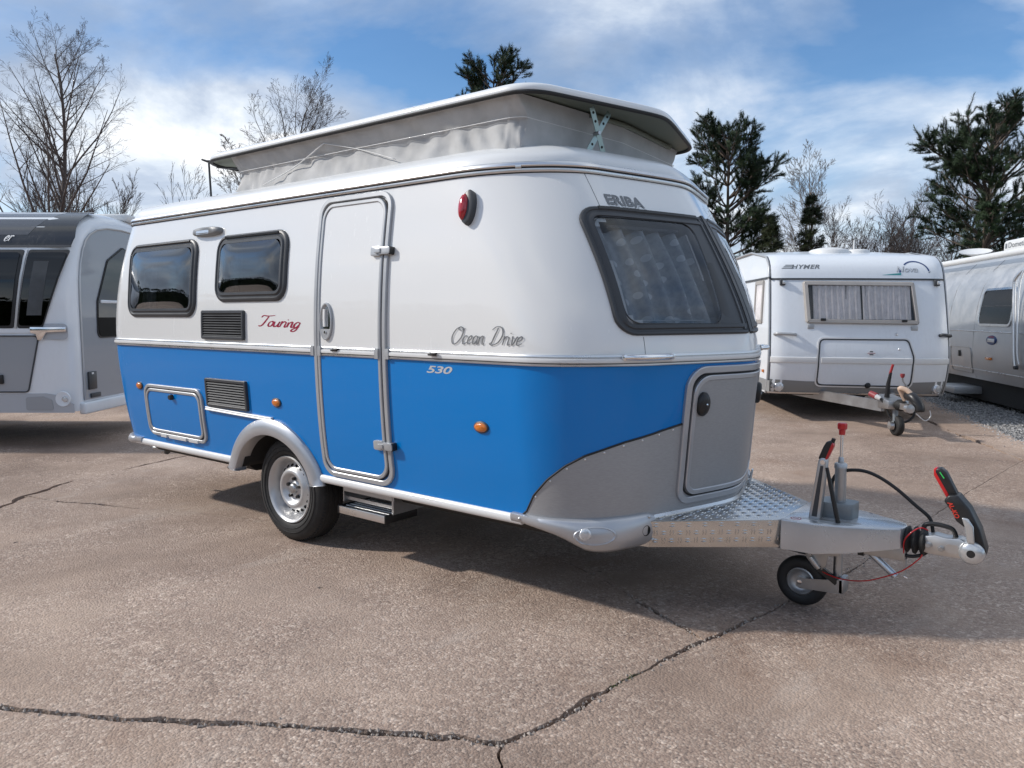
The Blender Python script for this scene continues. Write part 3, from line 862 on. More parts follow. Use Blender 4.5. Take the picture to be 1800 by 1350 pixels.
# ------------------------------------------------------------------ windows
def curtain_material(name, dots):
    t = NT(name); co = t.coord('UV')
    f = t.noise(t.coord(), 40, 4)
    c = t.ramp(f, [(.3, (.34, .36, .38)), (.7, (.46, .48, .50))])
    if dots:
        d = t.voro(co, 1.0, 'F1', 'Distance', .6, '2D')
        c = t.mix(t.ramp(d, [(.17, 1.0), (.19, 0.0)]), c, (.66, .68, .70))
    t.set(color=c, rough=.9)
    return t.m
MAT['curtain'] = curtain_material('curtain', False)
MAT['curtain_dots'] = curtain_material('curtain_dots', True)
def curtain(fn, a0, a1, z0, z1, depth, folds, mat, parent, seed=1, amp=.02, uvs=9.0, na=90, nz=14):
    vs = []; fs = []; uv = []
    for j in range(nz + 1):
        z = z0 + (z1 - z0) * j / nz
        for i in range(na + 1):
            t = i / na; a = a0 + (a1 - a0) * t
            ph = folds * 6.283 * t + 1.3 * mnoise.noise((t * 5, seed * 3.1, j * .06))
            o = depth + amp * math.sin(ph) + amp * .5 * mnoise.noise((t * 9, seed, j * .12))
            vs.append(fn(a, z, o)); uv.append((a * uvs, z * uvs))
    w = na + 1
    for j in range(nz):
        for i in range(na): fs.append((j * w + i, j * w + i + 1, (j + 1) * w + i + 1, (j + 1) * w + i))
    o = obj('curtain', (vs, fs), mat, parent, 180, recalc=False)
    l = o.data.uv_layers.new(name='UVMap')
    for lp in o.data.loops: l.data[lp.index].uv = uv[lp.vertex_index]
    return o
def window(poly, fn, gpoly, label, bulge, gmat, prof=None, top=True):
    xs = [p[0] for p in poly]; zs = [p[1] for p in poly]
    fr = ring(poly, fn, prof or [(0, -.004), (.0, .008), (-.008, .016), (-.020, .018), (-.026, .012), (-.034, .012), (-.044, .021), (-.060, .021), (-.064, .010), (-.064, -.012)], True, .04).build('window', 'frame_grey', van, 40)
    tag(fr, label)
    gx = [p[0] for p in gpoly]; gz = [p[1] for p in gpoly]
    cx, cz, hx, hz = (min(gx) + max(gx)) / 2, (min(gz) + max(gz)) / 2, (max(gx) - min(gx)) / 2, (max(gz) - min(gz)) / 2
    def bl(a, b):
        p, q = min(1, abs(a - cx) / hx), min(1, abs(b - cz) / hz)
        return bulge * (1 - p ** 4) * (1 - q ** 4)
    patch(gpoly, fn, .019, None, .035, .035, bl).build('pane', gmat, fr, 180)
    if top:
        ring([(min(xs) + .10, max(zs) - .016), (max(xs) - .10, max(zs) - .016)], fn, [(-.006, .010), (-.006, .021), (-.002, .024), (.008, .022), (.010, .010)], False, .1).build('hinge_rail', 'black_plastic', fr, 40)
    return fr
wr = window(WIN_REAR, side, shrink(WIN_REAR, .058), 'rear side window with curtains half drawn inside', .016, 'glass_dark')
wm = window(WIN_MID, side, shrink(WIN_MID, .058), 'smaller side window between the rear window and the door', .016, 'glass_dark')
curtain(side, -1.80, -1.62, 1.47, 1.98, -.10, 3, 'curtain', wr, 1); curtain(side, -1.15, -.90, 1.47, 1.98, -.10, 4, 'curtain', wr, 2)
curtain(side, -.05, .14, 1.56, 1.98, -.10, 3, 'curtain', wm, 3); curtain(side, -.61, -.52, 1.56, 1.98, -.10, 2, 'curtain', wm, 4)
fprof = [(0, -.004), (.0, .008), (-.006, .015), (-.016, .015), (-.020, .010), (-.026, .010), (-.032, .016), (-.048, .017), (-.052, .008), (-.052, -.012)]
for sg in (-1, 1):
    fn = (lambda a, z, o: front(a, z, o)) if sg < 0 else (lambda a, z, o: front(-a, z, o))
    g = rpoly([(-.785, 1.925), (-.762, 1.428), (-.215, 1.422), (-.148, 1.932)], .07)
    if sg < 0:
        wf = ring(WIN_FRONT, fn, fprof, True, .03).build('window', 'frame_grey', van, 40); tag(wf, 'dark framed front window with dotted curtains inside')
    else:
        wf = ring(WIN_FRONT, fn, fprof, True, .03).build('window', 'frame_grey', van, 40); tag(wf, 'second front window beyond the centre pillar')
    # dark surround between the frame and the pane, opening cut to the pane
    outer = densify(shrink(WIN_FRONT, .045), .03); inner = densify(g, .03)
    n = len(outer)
    def at_ang(poly, a):
        cx, cz = -.46, 1.675; best = None
        for i in range(len(poly)):
            (x0, y0), (x1, y1) = poly[i], poly[(i + 1) % len(poly)]
            dx, dz = math.cos(a), math.sin(a); ex, ez = x1 - x0, y1 - y0; det = dx * (-ez) + ex * dz
            if abs(det) < 1e-9: continue
            t = ((x0 - cx) * (-ez) + ex * (y0 - cz)) / det; s = (dx * (y0 - cz) - dz * (x0 - cx)) / det
            if t > 0 and -1e-6 <= s <= 1 + 1e-6 and (best is None or t > best): best = t
        return (cx + math.cos(a) * best, cz + math.sin(a) * best)
    angs = [2 * math.pi * i / 160 for i in range(160)]
    ro = [at_ang(shrink(WIN_FRONT, .045), a) for a in angs]; ri = [at_ang(g, a) for a in angs]
    m = MB(); m.loft([[fn(p[0], p[1], .011) for p in ro], [fn(p[0] + (q[0] - p[0]) * .5, p[1] + (q[1] - p[1]) * .5, .013) for p, q in zip(ro, ri)], [fn(p[0] + (q[0] - p[0]) * .93, p[1] + (q[1] - p[1]) * .93, .015) for p, q in zip(ro, ri)], [fn(p[0], p[1], .006) for p in ri]])
    m.build('surround', 'frame_grey', wf, 50)
    patch(g, fn, .008, None, .03, .03, lambda a, b: .012 * max(0, 1 - ((a + .46) / .34) ** 4) * max(0, 1 - ((b - 1.675) / .27) ** 4)).build('pane', 'glass_front', wf, 180)
    curtain(fn, -.76, -.16, 1.40, 1.90, -.060, 5, 'curtain_dots', wf, 5 + sg, .032, 11.0)
    ring([(-.70, 1.446), (-.30, 1.446)], fn, [(-.003, -.02), (-.003, -.016), (.003, -.016), (.003, -.02)], False).build('blind_bar', 'grey_trim', wf)
    ring([(-.70, 1.895), (-.24, 1.90)], fn, [(-.006, -.02), (-.006, -.010), (.006, -.010), (.006, -.02)], False).build('blind_cassette', 'frame_grey', wf)
    ring([(-.20, 1.88), (-.225, 1.64)], fn, [(-.006, -.012), (-.006, -.004), (.006, -.004), (.006, -.012)], False).build('window_stay', 'alu_dull', wf)
    ring([(-.72, 1.972), (-.07, 1.972)], fn, [(-.006, .008), (-.006, .018), (.008, .018), (.008, .008)], False, .05).build('hinge_rail', 'black_plastic', wf, 40)
ring([(-.006, 1.985), (-.006, 1.38)], front, [(-.016, .004), (-.012, .020), (.012, .020), (.016, .004)], False, .05).build('centre_pillar', 'black_plastic', van, 40)

# dark inside of the living space (seen only through the panes)
m = MB(); n_ = len(US)
m.add(ringpath(1.25, -.35), [tuple(range(n_))]); m.build('bench_top', 'interior', van, None)

# ------------------------------------------------------------------ door
def band(poly, fn, w, h, name, mat, parent, r=.004):
    return ring(poly, fn, [(0, -.002), (0, h - r), (-r, h), (-w + r, h), (-w, h - r), (-w, -.002)], True, .06).build(name, mat, parent, 40)
DOOR = rrect(DX0, DX1, .512, 2.140, (.10, .11, .10, .10), 9)
door = patch(shrink(DOOR, .056), side, .010, -.002, 0, .05).build('door', 'white_paint', van, 60)
def leaf(zlo, zhi, mat, name):
    poly = [(p[0], min(max(p[1], zlo), zhi)) for p in densify(shrink(DOOR, .057), .02)]
    q = [p for i, p in enumerate(poly) if i == 0 or math.hypot(p[0] - poly[i - 1][0], p[1] - poly[i - 1][1]) > 1e-4]
    return patch(q, side, .0125, .006, 0, .05).build(name, mat, door, 60)
leaf(.3, Z_BELT - .005, 'blue_paint', 'lower_leaf'); leaf(Z_BELT + .005, 2.3, 'white_paint', 'upper_leaf')
band(DOOR, side, .030, .016, 'door_frame', 'grey_trim', door)
band(shrink(DOOR, .031), side, .006, .008, 'door_seal', 'black_rubber', door, .002)
band(shrink(DOOR, .038), side, .022, .019, 'leaf_frame', 'grey_trim', door)
u0, u1 = uS(DX0 + .062, Z_BELT), uS(DX1 - .062, Z_BELT)
o = trim(u0, u1, Z_BELT, [(a + .008, b) for a, b in carrier], 'alu', 'belt_rail', 8, door)
trim(u0, u1, Z_BELT, [(a + .008, b) for a, b in insert], 'cream_trim', 'belt_insert', 8, door)
trim(u0, u1, Z_BELT, [(a + .008, b) for a, b in groove], 'black_rubber', 'belt_groove', 8, door)
for u in (u0, u1): trim(u - .0035, u + .0035, Z_BELT, [(0, -.030), (.027, -.028), (.029, 0), (.027, .028), (0, .030)], 'grey_trim', 'belt_end_cap', 2, door)
for z, y in ((1.808, .022), (.752, .022)):
    m = MB(); p = lambda x, dz, o: side(x, z + dz, o)
    m.prism(rrect(.945, 1.020, -.026, .026, .012, 3), lambda a, b, o: side(a, z + b, o), .012, .030)
    m.prism(rrect(1.012, 1.098, -.020, .020, .012, 3), lambda a, b, o: side(a, z + b, o), .004, .036)
    m.prism(rrect(.985, 1.03, -.012, .012, .004, 2), lambda a, b, o: side(a, z + b, o), .030, .042)
    hg = m.build('hinge', 'grey_trim', door, 40, .002)
    m = MB(); m.prism(rrect(1.085, 1.104, -.021, .021, .006, 3), lambda a, b, o: side(a, z + b, o), .002, .030); m.build('hinge_pin', 'black_plastic', door, 40)
ov = [(.570 + .058 * math.cos(R(a)), 1.430 + .108 * math.sin(R(a))) for a in range(0, 360, 12)]
hd = band(ov, side, .014, .026, 'door_handle', 'grey_trim', door)
patch([(.570 + .045 * math.cos(R(a)), 1.430 + .095 * math.sin(R(a))) for a in range(0, 360, 15)], side, .014, None, .02, .02).build('handle_cup', 'chrome', door, 180)
patch([(p[0], p[1]) for p in ov if p[1] < 1.395] , side, .0245, .012, .03, .03).build('lock_plate', 'grey_trim', door, 40)
ring([(.558, 1.50), (.556, 1.45), (.560, 1.40)], side, [(-.008, .016), (-.008, .026), (.008, .026), (.008, .016)], False).build('handle_pull', 'white_plastic', door, 40)
m = MB(); m.lathe([(0, .004), (.008, .004), (.009, 0)], side(.572, 1.368, .026), (0, -1, 0), 12); m.build('lock_cylinder', 'chrome', door)
def latch(x, parent):
    m = MB(); b = Vector(side(x, Z_BELT + .012, .020))
    m.box(b + Vector((0, -.006, 0)), (.040, .014, .018)); m.cyl(b + Vector((-.03, -.010, -.004)), b + Vector((.03, -.010, .004)), .006, .006, 8)
    return m.build('latch', 'black_plastic', parent, 40, .002)
latch(.655, door); latch(1.432, van)
MAT['lamp_grey'] = simple('lamp_grey', (.20, .205, .21), .4)
# ------------------------------------------------------------------ fittings on the side
def vent(x0, x1, z0, z1, n, label):
    fr = band(rrect(x0, x1, z0, z1, .014, 3), side, .022, .020, 'vent', 'frame_grey', van); tag(fr, label)
    patch(rrect(x0 + .01, x1 - .01, z0 + .01, z1 - .01, .01, 2), side, .003, None, 0, .05).build('backing', 'dark_void', fr)
    h = (z1 - z0 - .044) / n
    for i in range(n):
        z = z0 + .022 + h * (i + .5)
        ring([(x0 + .02, z), (x1 - .02, z)], side, [(-h * .42, .017), (-h * .30, .019), (h * .30, .007), (h * .22, .005)], False, .2).build('slat', 'frame_grey', fr, 30)
    return fr
vent(-.782, -.275, 1.303, 1.497, 9, 'upper fridge vent in the white panel')
vent(-.775, -.282, .838, 1.036, 9, 'lower fridge vent in the blue panel')
# awning rail under the lower vent
ring([(-.795, .822), (-.028, .806)], side, [(-.013, -.002), (-.013, .016), (-.006, .022), (.004, .014), (.008, .020), (.013, .016), (.013, -.002)], False, .1).build('awning_rail', 'cream_trim', van, 40)
# locker flap
LK = rrect(-1.665, -.842, .556, .948, (.075, .075, .085, .085), 8)
lk = patch(shrink(LK, .05), side, .011, -.002, .2, .05).build('locker_flap', 'blue_paint', van, 60)
band(LK, side, .024, .015, 'flap_frame', 'grey_trim', lk)
band(shrink(LK, .0245), side, .006, .008, 'flap_seal', 'black_rubber', lk, .002)
band(shrink(LK, .031), side, .021, .018, 'flap_trim', 'grey_trim', lk)
for a, b in ((-1.48, -1.40), (-1.36, -1.12), (-1.08, -.96)):
    ring([(a, .563), (b, .563)], side, [(-.010, .006), (-.010, .022), (.008, .024), (.010, .006)], False).build('flap_hinge', 'cream_trim', lk, 40)
m = MB(); m.lathe([(0, .026), (.016, .026), (.020, .018), (.021, 0)], side(-1.245, .868, .012), (0, -1, 0), 16); m.build('flap_lock', 'black_plastic', lk)
# amber side markers
for x, z, u in ((-1.742, .925, 1), (.028, .918, 1), (1.722, .917, 1)):
    m = MB(); rings = []
    for s, o in ((1.0, -.004), (1.0, .006), (.86, .013), (.55, .018), (.05, .020)):
        rings.append([side(x + .043 * s * math.cos(R(a)), z + .025 * s * math.sin(R(a)), o) for a in range(0, 360, 15)])
    m.loft(rings, True, True); mk = m.build('side_marker', 'amber_lens', van, 60)
    ring([(x + .041 * math.cos(R(a)), z + .024 * math.sin(R(a))) for a in range(0, 360, 15)], side, [(.006, -.002), (.006, .006), (.0, .009), (-.003, .004)], True).build('bezel', 'frame_grey', mk, 50)
# red and white clearance lamp
m = MB(); c = Vector(side(1.615, 1.992, .0)); rings = []
for s, o in ((1, -.004), (1, .016), (.92, .030), (.75, .034)):
    rings.append([side(1.617 + .040 * s * math.cos(R(a)) * (1 if abs(math.sin(R(a))) < .95 else .6), 1.992 + .088 * s * math.sin(R(a)), o) for a in range(0, 360, 15)])
m.loft(rings, True, True); lp = m.build('clearance_lamp', 'frame_grey', van, 40); tag(lp, 'red clearance lamp in a grey housing')
m = MB(); rings = []
for s, o in ((.98, .018), (.95, .034), (.8, .046), (.45, .053), (.04, .055)):
    rings.append([side(1.600 + .026 * s * math.cos(R(a)), 1.992 + .068 * s * math.sin(R(a)), o) for a in range(0, 360, 15)])
m.loft(rings, True, True); m.build('lens', 'red_lens', lp, 60)
# awning lamp above the windows
m = MB(); rings = []
for s, o in ((1, -.004), (1, .018), (.9, .034), (.7, .042)):
    rings.append([side(-.762 + .172 * s * math.cos(R(a)) ** 1 , 2.030 + .030 * s * math.copysign(abs(math.sin(R(a))) ** .5, math.sin(R(a))), o) for a in range(0, 360, 10)])
m.loft(rings, True, True); al = m.build('awning_lamp', 'lamp_grey', van, 50)
patch(rrect(-.86, -.70, 2.008, 2.034, .012, 4), lambda a, b, o: side(a, b, o + .04), .002, -.004, .05, 0).build('lens', 'clear_lens', al, 60)
# lettering
lettering('touring_script', script_vf('Touring', .14, .42, -.03), (-.130, .312, 1.372, 1.470), side, .001, 'print_red', van, 0, .01)
SC = script_vf('Ocean Drive', .075, .38, .0)
lettering('ocean_drive_script', SC, (1.540, 1.985, 1.322, 1.415), side, .003, 'print_grey', van)
lettering('ocean_drive_shadow', SC, (1.538, 1.983, 1.3235, 1.4165), side, .0015, 'print_white', van, 0)
lettering('model_number', text_vf('530', .02, .28, 0, .95), (1.359, 1.541, 1.170, 1.208), side, .001, 'print_silver', van, 0)
ev = text_vf('ERIBA', .03, 0, 0, 1.02)
lettering('maker_name', ev, (-.652, -.415, 1.999, 2.052), front, .003, 'print_grey', van, 0)
lettering('maker_name_shadow', ev, (-.646, -.408, 1.993, 2.046), front, .001, 'print_silver', van, 0)
lettering('maker_name_edge', ev, (-.644, -.405, 1.990, 2.043), front, .0004, 'print_grey', van, 0)
# grab handles on the belt at the front corners
for sg in (-1, 1):
    ys = (.80, .568); pa = []
    for i in range(13):
        t = i / 12; y = ys[0] + (ys[1] - ys[0]) * t
        o = .016 + .040 * min(1, 5 * t, 5 * (1 - t)) ** .5
        pa.append(front(sg * y, Z_BELT + .014, o))
    m = MB(); m.tube(pa, [.011 + .004 * math.sin(math.pi * i / 12) for i in range(13)], 10); g = m.build('grab_handle', 'chrome', van, 60)
    for i in (0, 12):
        m = MB(); m.lathe([(0, .012), (.014, .010), (.017, 0)], Vector(pa[i]), (NR(u_of_front(sg * ys[0], 1.25), 1.25)[0], NR(u_of_front(sg * ys[0], 1.25), 1.25)[1], 0), 12)
        m.build('handle_foot', 'chrome', g, 60)
# nose hatch
HT = rrect(-.457, .457, .527, 1.218, (.085, .085, .11, .11), 9)
ht = patch(shrink(HT, .062), front, .016, -.002, .03, .08).build('nose_hatch', 'hammered_alu', van, 60)
band(HT, front, .034, .018, 'hatch_frame', 'silver_plastic', ht)
band(shrink(HT, .0345), front, .009, .009, 'hatch_seal', 'black_rubber', ht, .002)
band(shrink(HT, .044), front, .026, .022, 'hatch_trim', 'silver_plastic', ht)
for y in (-.354, .354):
    m = MB(); rings = []
    for s, o in ((1, .01), (1, .03), (.85, .040), (.4, .044), (.03, .045)):
        rings.append([front(y + .036 * s * math.cos(R(a)), 1.032 + .060 * s * math.sin(R(a)), o) for a in range(0, 360, 15)])
    m.loft(rings, True, True); lk2 = m.build('hatch_lock', 'black_plastic', ht, 60)
    m = MB(); m.lathe([(0, .052), (.007, .052), (.008, .03)], front(y - .006, 1.03, 0), (1, 0, 0), 10); m.build('lock_cylinder', 'chrome', ht)

# ------------------------------------------------------------------ bumpers
def bumper(us, top, bot, depth, name, mat, mir=False):
    rings = []
    for u, zt, zb, d in zip(us, top, bot, depth):
        uu = 10 - u if mir else u
        zz_ = .51; nx, ny = NR(uu, zz_); p = PL(uu, zz_); hgt = zt - zb
        prof = [(.002, zt), (.016, zt - .002), (.024 + d * .3, zt - .10 * hgt), (.026 + d * .8, zt - .35 * hgt), (.024 + d, zt - .62 * hgt), (.016 + d * .7, zb + .12 * hgt), (.0 + d * .2, zb), (-.03, zb + .006), (-.05, zb + .3 * hgt), (-.04, zt - .01)]
        rings.append([(p[0] + nx * o, p[1] + ny * o, z) for o, z in prof])
    m = MB(); m.loft(rings, True, True); return m.build(name, mat, van, 50)
ks = [(2.980, .512, .464, .0), (3.02, .512, .460, .0), (3.10, .511, .452, .003), (3.17, .511, .444, .006), (3.26, .511, .430, .010), (3.345, .511, .410, .014), (3.42, .511, .386, .020), (3.495, .511, .362, .024), (3.57, .512, .351, .026), (3.65, .513, .347, .024), (3.74, .514, .348, .020), (3.83, .515, .353, .015), (3.92, .516, .358, .010), (3.99, .515, .362, .006), (4.03, .505, .365, .004)]
def dens(ks, k=3):
    out = []
    for a, b in zip(ks, ks[1:]):
        for j in range(k): out.append(tuple(p + (q - p) * j / k for p, q in zip(a, b)))
    return out + [ks[-1]]
ks = dens(ks)
for mir in (False, True):
    b = bumper([k[0] for k in ks], [k[1] for k in ks], [k[2] for k in ks], [k[3] for k in ks], 'front_bumper', 'silver_plastic', mir)
    f = (lambda a, z, o: (lambda u: (lambda p, n: (p[0] + n[0] * o, p[1] + n[1] * o, z))(PL(u, .51), NR(u, .51)))(10 - a if mir else a))
    el = [(3.558 + .150 * math.cos(R(a)), .438 + .044 * math.sin(R(a))) for a in range(0, 360, 10)]
    m = MB(); cen = (3.558, .438)
    def sc(s): return [(cen[0] + (p[0] - cen[0]) * s, cen[1] + (p[1] - cen[1]) * s) for p in el]
    def bd(u, z):                        # bumper face depth under the recess rim
        i = min(range(len(ks)), key=lambda j: abs(ks[j][0] - u)); zt, zb, d = ks[i][1:]
        h = (zt - z) / (zt - zb)
        return .024 + d * (.3 + (h - .1) * 2.0 if h < .35 else .8 + (h - .35) * .74 if h < .62 else 1 - (h - .62) * 1.15)
    m.loft([[f(p[0], p[1], bd(*p) + .000) for p in sc(1.02)], [f(p[0], p[1], bd(*p) + .006) for p in sc(.98)], [f(p[0], p[1], bd(*p) + .006) for p in sc(.92)], [f(p[0], p[1], bd(*p) - .002 + .0) for p in sc(.84)]])
    rim = m.build('lamp_rim', 'silver_plastic', b, 60)
    m = MB(); m.loft([[f(p[0], p[1], bd(*p) + .0015) for p in sc(.9)], [f(p[0], p[1], bd(*cen) + .0025) for p in sc(.4)], [f(p[0], p[1], bd(*cen) + .003) for p in sc(.02)]])
    m.build('lamp_recess', 'silver_plastic', b, 180)
    m = MB(); m.lathe([(0, .007), (.020, .006), (.028, .003), (.031, -.004)], f(3.490, .446, bd(3.490, .446) + .003), (*NR(10 - 3.490 if mir else 3.490, .51), 0), 20); m.build('position_lamp', 'clear_lens', b, 60)
    m = MB(); m.lathe([(0, .001), (.022, .001), (.024, .004), (.027, .0)], f(3.945, .437, .031), (*NR(10 - 3.945 if mir else 3.945, .51), 0), 18); m.build('tow_hole', 'dark_void', b, 60)
    for uu, z in ((2.995, .49), (3.975, .50), (4.01, .385)):
        m = MB(); m.lathe([(0, .006), (.006, .005), (.009, 0)], f(uu, z, .026), (*NR(10 - uu if mir else uu, .51), 0), 10); m.build('screw', 'alu_dull', b, 60)
kr = dens([(2.02, .512, .462, .0), (1.95, .513, .458, .006), (1.85, .515, .452, .014), (1.72, .518, .446, .02), (1.5, .520, .44, .02), (1.2, .520, .44, .016), (.6, .52, .44, .01), (.05, .52, .44, .01)], 4)
for mir in (False, True):
    bumper([k[0] for k in kr], [k[1] for k in kr], [k[2] for k in kr], [k[3] for k in kr], 'rear_bumper', 'silver_plastic', mir)

# ------------------------------------------------------------------ wheels and arches
def arch(sg):
    """flared moulding round the wheel opening on the near (sg -1) or far side"""
    cx, cz = -.055, .33; n = 44; rings = []
    for i in range(n + 1):
        a = R(-16 + (196 + 12) * i / n) if False else R(-22 + 222 * i / n)
        ca, sa = math.cos(a), math.sin(a)
        ro = .478 + .02 * abs(ca) ** 3; ri = .372 + .03 * abs(ca) ** 2
        ox, oz = cx + (ro + .055 * max(0, -ca) ** 2) * ca, cz + ro * sa; ix, iz = cx + (ri + .03 * max(0, -ca) ** 2) * ca, cz + ri * sa
        lo = .428 if ca < 0 else .436
        oz, iz = max(oz, lo - (.0)), max(iz, lo - .01)
        def pt(t, o):
            x, z = ox + (ix - ox) * t, oz + (iz - oz) * t; p = side(x, max(z, .503), 0)
            return (p[0], (p[1] - o) * -sg if sg > 0 else p[1] - o, z)
        rings.append([pt(0, -.006), pt(.02, .016), pt(.2, .030), pt(.5, .042), pt(.8, .046), pt(.97, .040), pt(1.0, .028), pt(1.0, -.05)])
    m = MB(); m.loft(rings, True, True); return m.build('wheel_arch', 'silver_plastic', van, 50)
arch(-1); arch(1)
for sg in (-1, 1):                         # dark wheel house behind the arch
    m = MB(); y0, y1 = sg * 1.03, sg * .66; k = 18
    r1 = [(-.055 + .415 * math.cos(R(180 * i / k)), y0, max(.44, .33 + .415 * math.sin(R(180 * i / k)))) for i in range(k + 1)]
    m.loft([[(p[0], p[1] - sg * (.012 if p[2] > .6 else .035), p[2]) for p in r1], [(p[0], y1, p[2]) for p in r1]], False); m.add([(p[0], y1, p[2]) for p in r1], [tuple(range(k + 1))])
    m.build('wheel_house', 'under_black', van, 60)

def tread_material():
    t = NT('tyre_rubber'); co = t.coord()
    t.set(color=t.ramp(t.noise(co, 16, 6, .65), [(.3, (.011, .011, .0115)), (.7, (.026, .025, .024))]), rough=.7)
    t.bump(t.noise(co, 160, 3), .12, .003); return t.m
MAT['tyre'] = tread_material()
def wheel(parent, x, yf, r, w, rr, sg, name='wheel', detail=True):
    """road wheel at x, outer face y = yf, facing sg*y"""
    wo = bpy.data.objects.new(name, None); wo.empty_display_size = .1; link(wo, parent)
    c = Vector((x, yf, r)); ax = (0, sg, 0)
    m = MB()
    m.lathe([(rr + .004, -.025), (rr + .012, -.010), (rr + .03, -.002), (rr + (r - rr) * .45, .004), (r - .055, .000), (r - .03, -.008), (r - .012, -.024), (r, -.045), (r + .001, -.09), (r, w * -1 + .045), (r - .02, -w + .012), (r - .06, -w), (rr + .01, -w + .02)], c, ax, 72)
    ty = m.build('tyre', 'tyre', wo, 60)
    mm = MB()
    for k in range(4):                      # circumferential grooves
        h = -.055 - k * (w - .11) / 3
        mm.lathe([(r - .004, h - .0045), (r + .0028, h - .0035), (r + .0028, h + .0035), (r - .004, h + .0045)], c, ax, 60)
    for k in range(96):                     # shoulder sipes
        t = 2 * math.pi * k / 96
        for h in (-.028, -w + .028):
            p = c + Vector((math.cos(t) * (r - .007), sg * h, math.sin(t) * (r - .007))); q = c + Vector((math.cos(t) * (r + .0015), sg * (h - .012 * (1 if h > -.1 else -1)), math.sin(t) * (r + .0015)))
            mm.bar(p, q, .0045, .006)
    tag(mm.build('tread', 'under_black', wo, None), kind='stuff')
    for rad in (rr + .045, r - .062):
        m = MB(); m.lathe([(rad - .002, .0015), (rad, .0055), (rad + .002, .0015)], c, ax, 60); m.build('sidewall_rib', 'black_rubber', wo, 60)
    m = MB()
    m.lathe([(rr + .006, -.018), (rr + .012, -.006), (rr + .006, .001), (rr - .004, -.004), (rr - .012, -.014), (rr - .020, -.036), (rr - .028, -.060), (rr * .84, -.070), (rr * .81, -.070), (rr * .68, -.046), (rr * .62, -.030), (rr * .57, -.023), (rr * .51, -.023), (rr * .46, -.030), (rr * .41, -.050), (rr * .37, -.056), (rr * .20, -.056), (rr * .18, -.050), (.0, -.050)], c, ax, 60)
    rim = m.build('rim', 'wheel_silver', wo, 60)
    for k in range(20):
        t = 2 * math.pi * (k + .5) / 20; rad = rr * .735
        m = MB(); m.lathe([(.0, .0015), (.0115, .0015), (.0125, -.004)], c + Vector((math.cos(t) * rad, sg * -.0535, math.sin(t) * rad)), (math.cos(t) * .85, sg, math.sin(t) * .85), 10)
        m.build('vent_hole', 'dark_void', wo, None)
    for k in range(5):
        t = 2 * math.pi * k / 5 + .3; rad = rr * .30
        m = MB(); m.cyl(c + Vector((math.cos(t) * rad, sg * -.058, math.sin(t) * rad)), c + Vector((math.cos(t) * rad, sg * -.036, math.sin(t) * rad)), .0125, .011, 6)
        m.build('wheel_bolt', 'black_plastic', wo, 30)
    m = MB(); m.lathe([(0, -.026), (.020, -.026), (.030, -.030), (.034, -.040), (.036, -.056)], c, ax, 20); m.build('hub_cap', 'galv', wo, 60)
    return wo
MAT['wheel_silver'] = simple('wheel_silver', (.52, .52, .52), .36, .5, .06, 8, 0, coat=.4)
wheel(van, 0.0, -.962, .342, .20, .208, -1)
wheel(van, 0.0, .962, .342, .20, .208, 1)
m = MB(); m.cyl((0, -.80, .335), (0, .80, .335), .045, .045, 12); m.build('axle', 'galv', van)
# underframe
m = MB()
for sg in (-1, 1):
    m.bar((-2.0, sg * .55, .40), (1.55, sg * .55, .40), .05, .12); m.bar((1.55, sg * .55, .40), (2.95, sg * .10, .40), .05, .12)
for x in (-1.6, -.7, .7, 1.4): m.bar((x, -.8, .42), (x, .8, .42), .05, .05)
m.build('chassis', 'galv', van, 30)
# entry step under the door
m = MB(); m.bb((.50, -.93, .285), (.905, -.70, .312)); m.bb((.50, -.955, .268), (.905, -.925, .315)); st = m.build('entry_step', 'alu', van, 30, .004)
for i in range(6):
    m = MB(); m.bb((.51, -.91 + i * .035, .3115), (.895, -.90 + i * .035, .3150)); m.build('step_rib', 'alu_dull', st, None)
for a, b in ((.905, .914), (.491, .50)):
    m = MB(); m.bb((a, -.957, .266), (b, -.70, .317)); m.build('step_end', 'black_plastic', st, 30, .002)
m = MB(); m.bb((.50, -.92, .40), (.95, -.915, .43)); m.bb((.50, -.92, .335), (.508, -.60, .43)); m.bb((.93, -.92, .32), (.945, -.60, .43)); m.bb((.505, -.90, .345), (.935, -.895, .365)); m.build('step_bracket', 'galv', st, 30)
# corner steadies and their drive nuts
for x, sg in ((-2.0, -1), (-2.0, 1), (1.45, -1), (1.45, 1)):
    m = MB(); y = sg * (.74 if x < 0 else .60)
    m.bar((x, y, .375), (x + (.34 if x < 0 else -.34), y * .9, .395), .045, .04); m.cyl((x - .16, y - .01, .355), (x + .03, y, .365), .014, .014, 10); m.cyl((x - .02, y, .345), (x + .04, y, .345), .028, .028, 12)
    m.build('corner_steady', 'galv', van, 40)
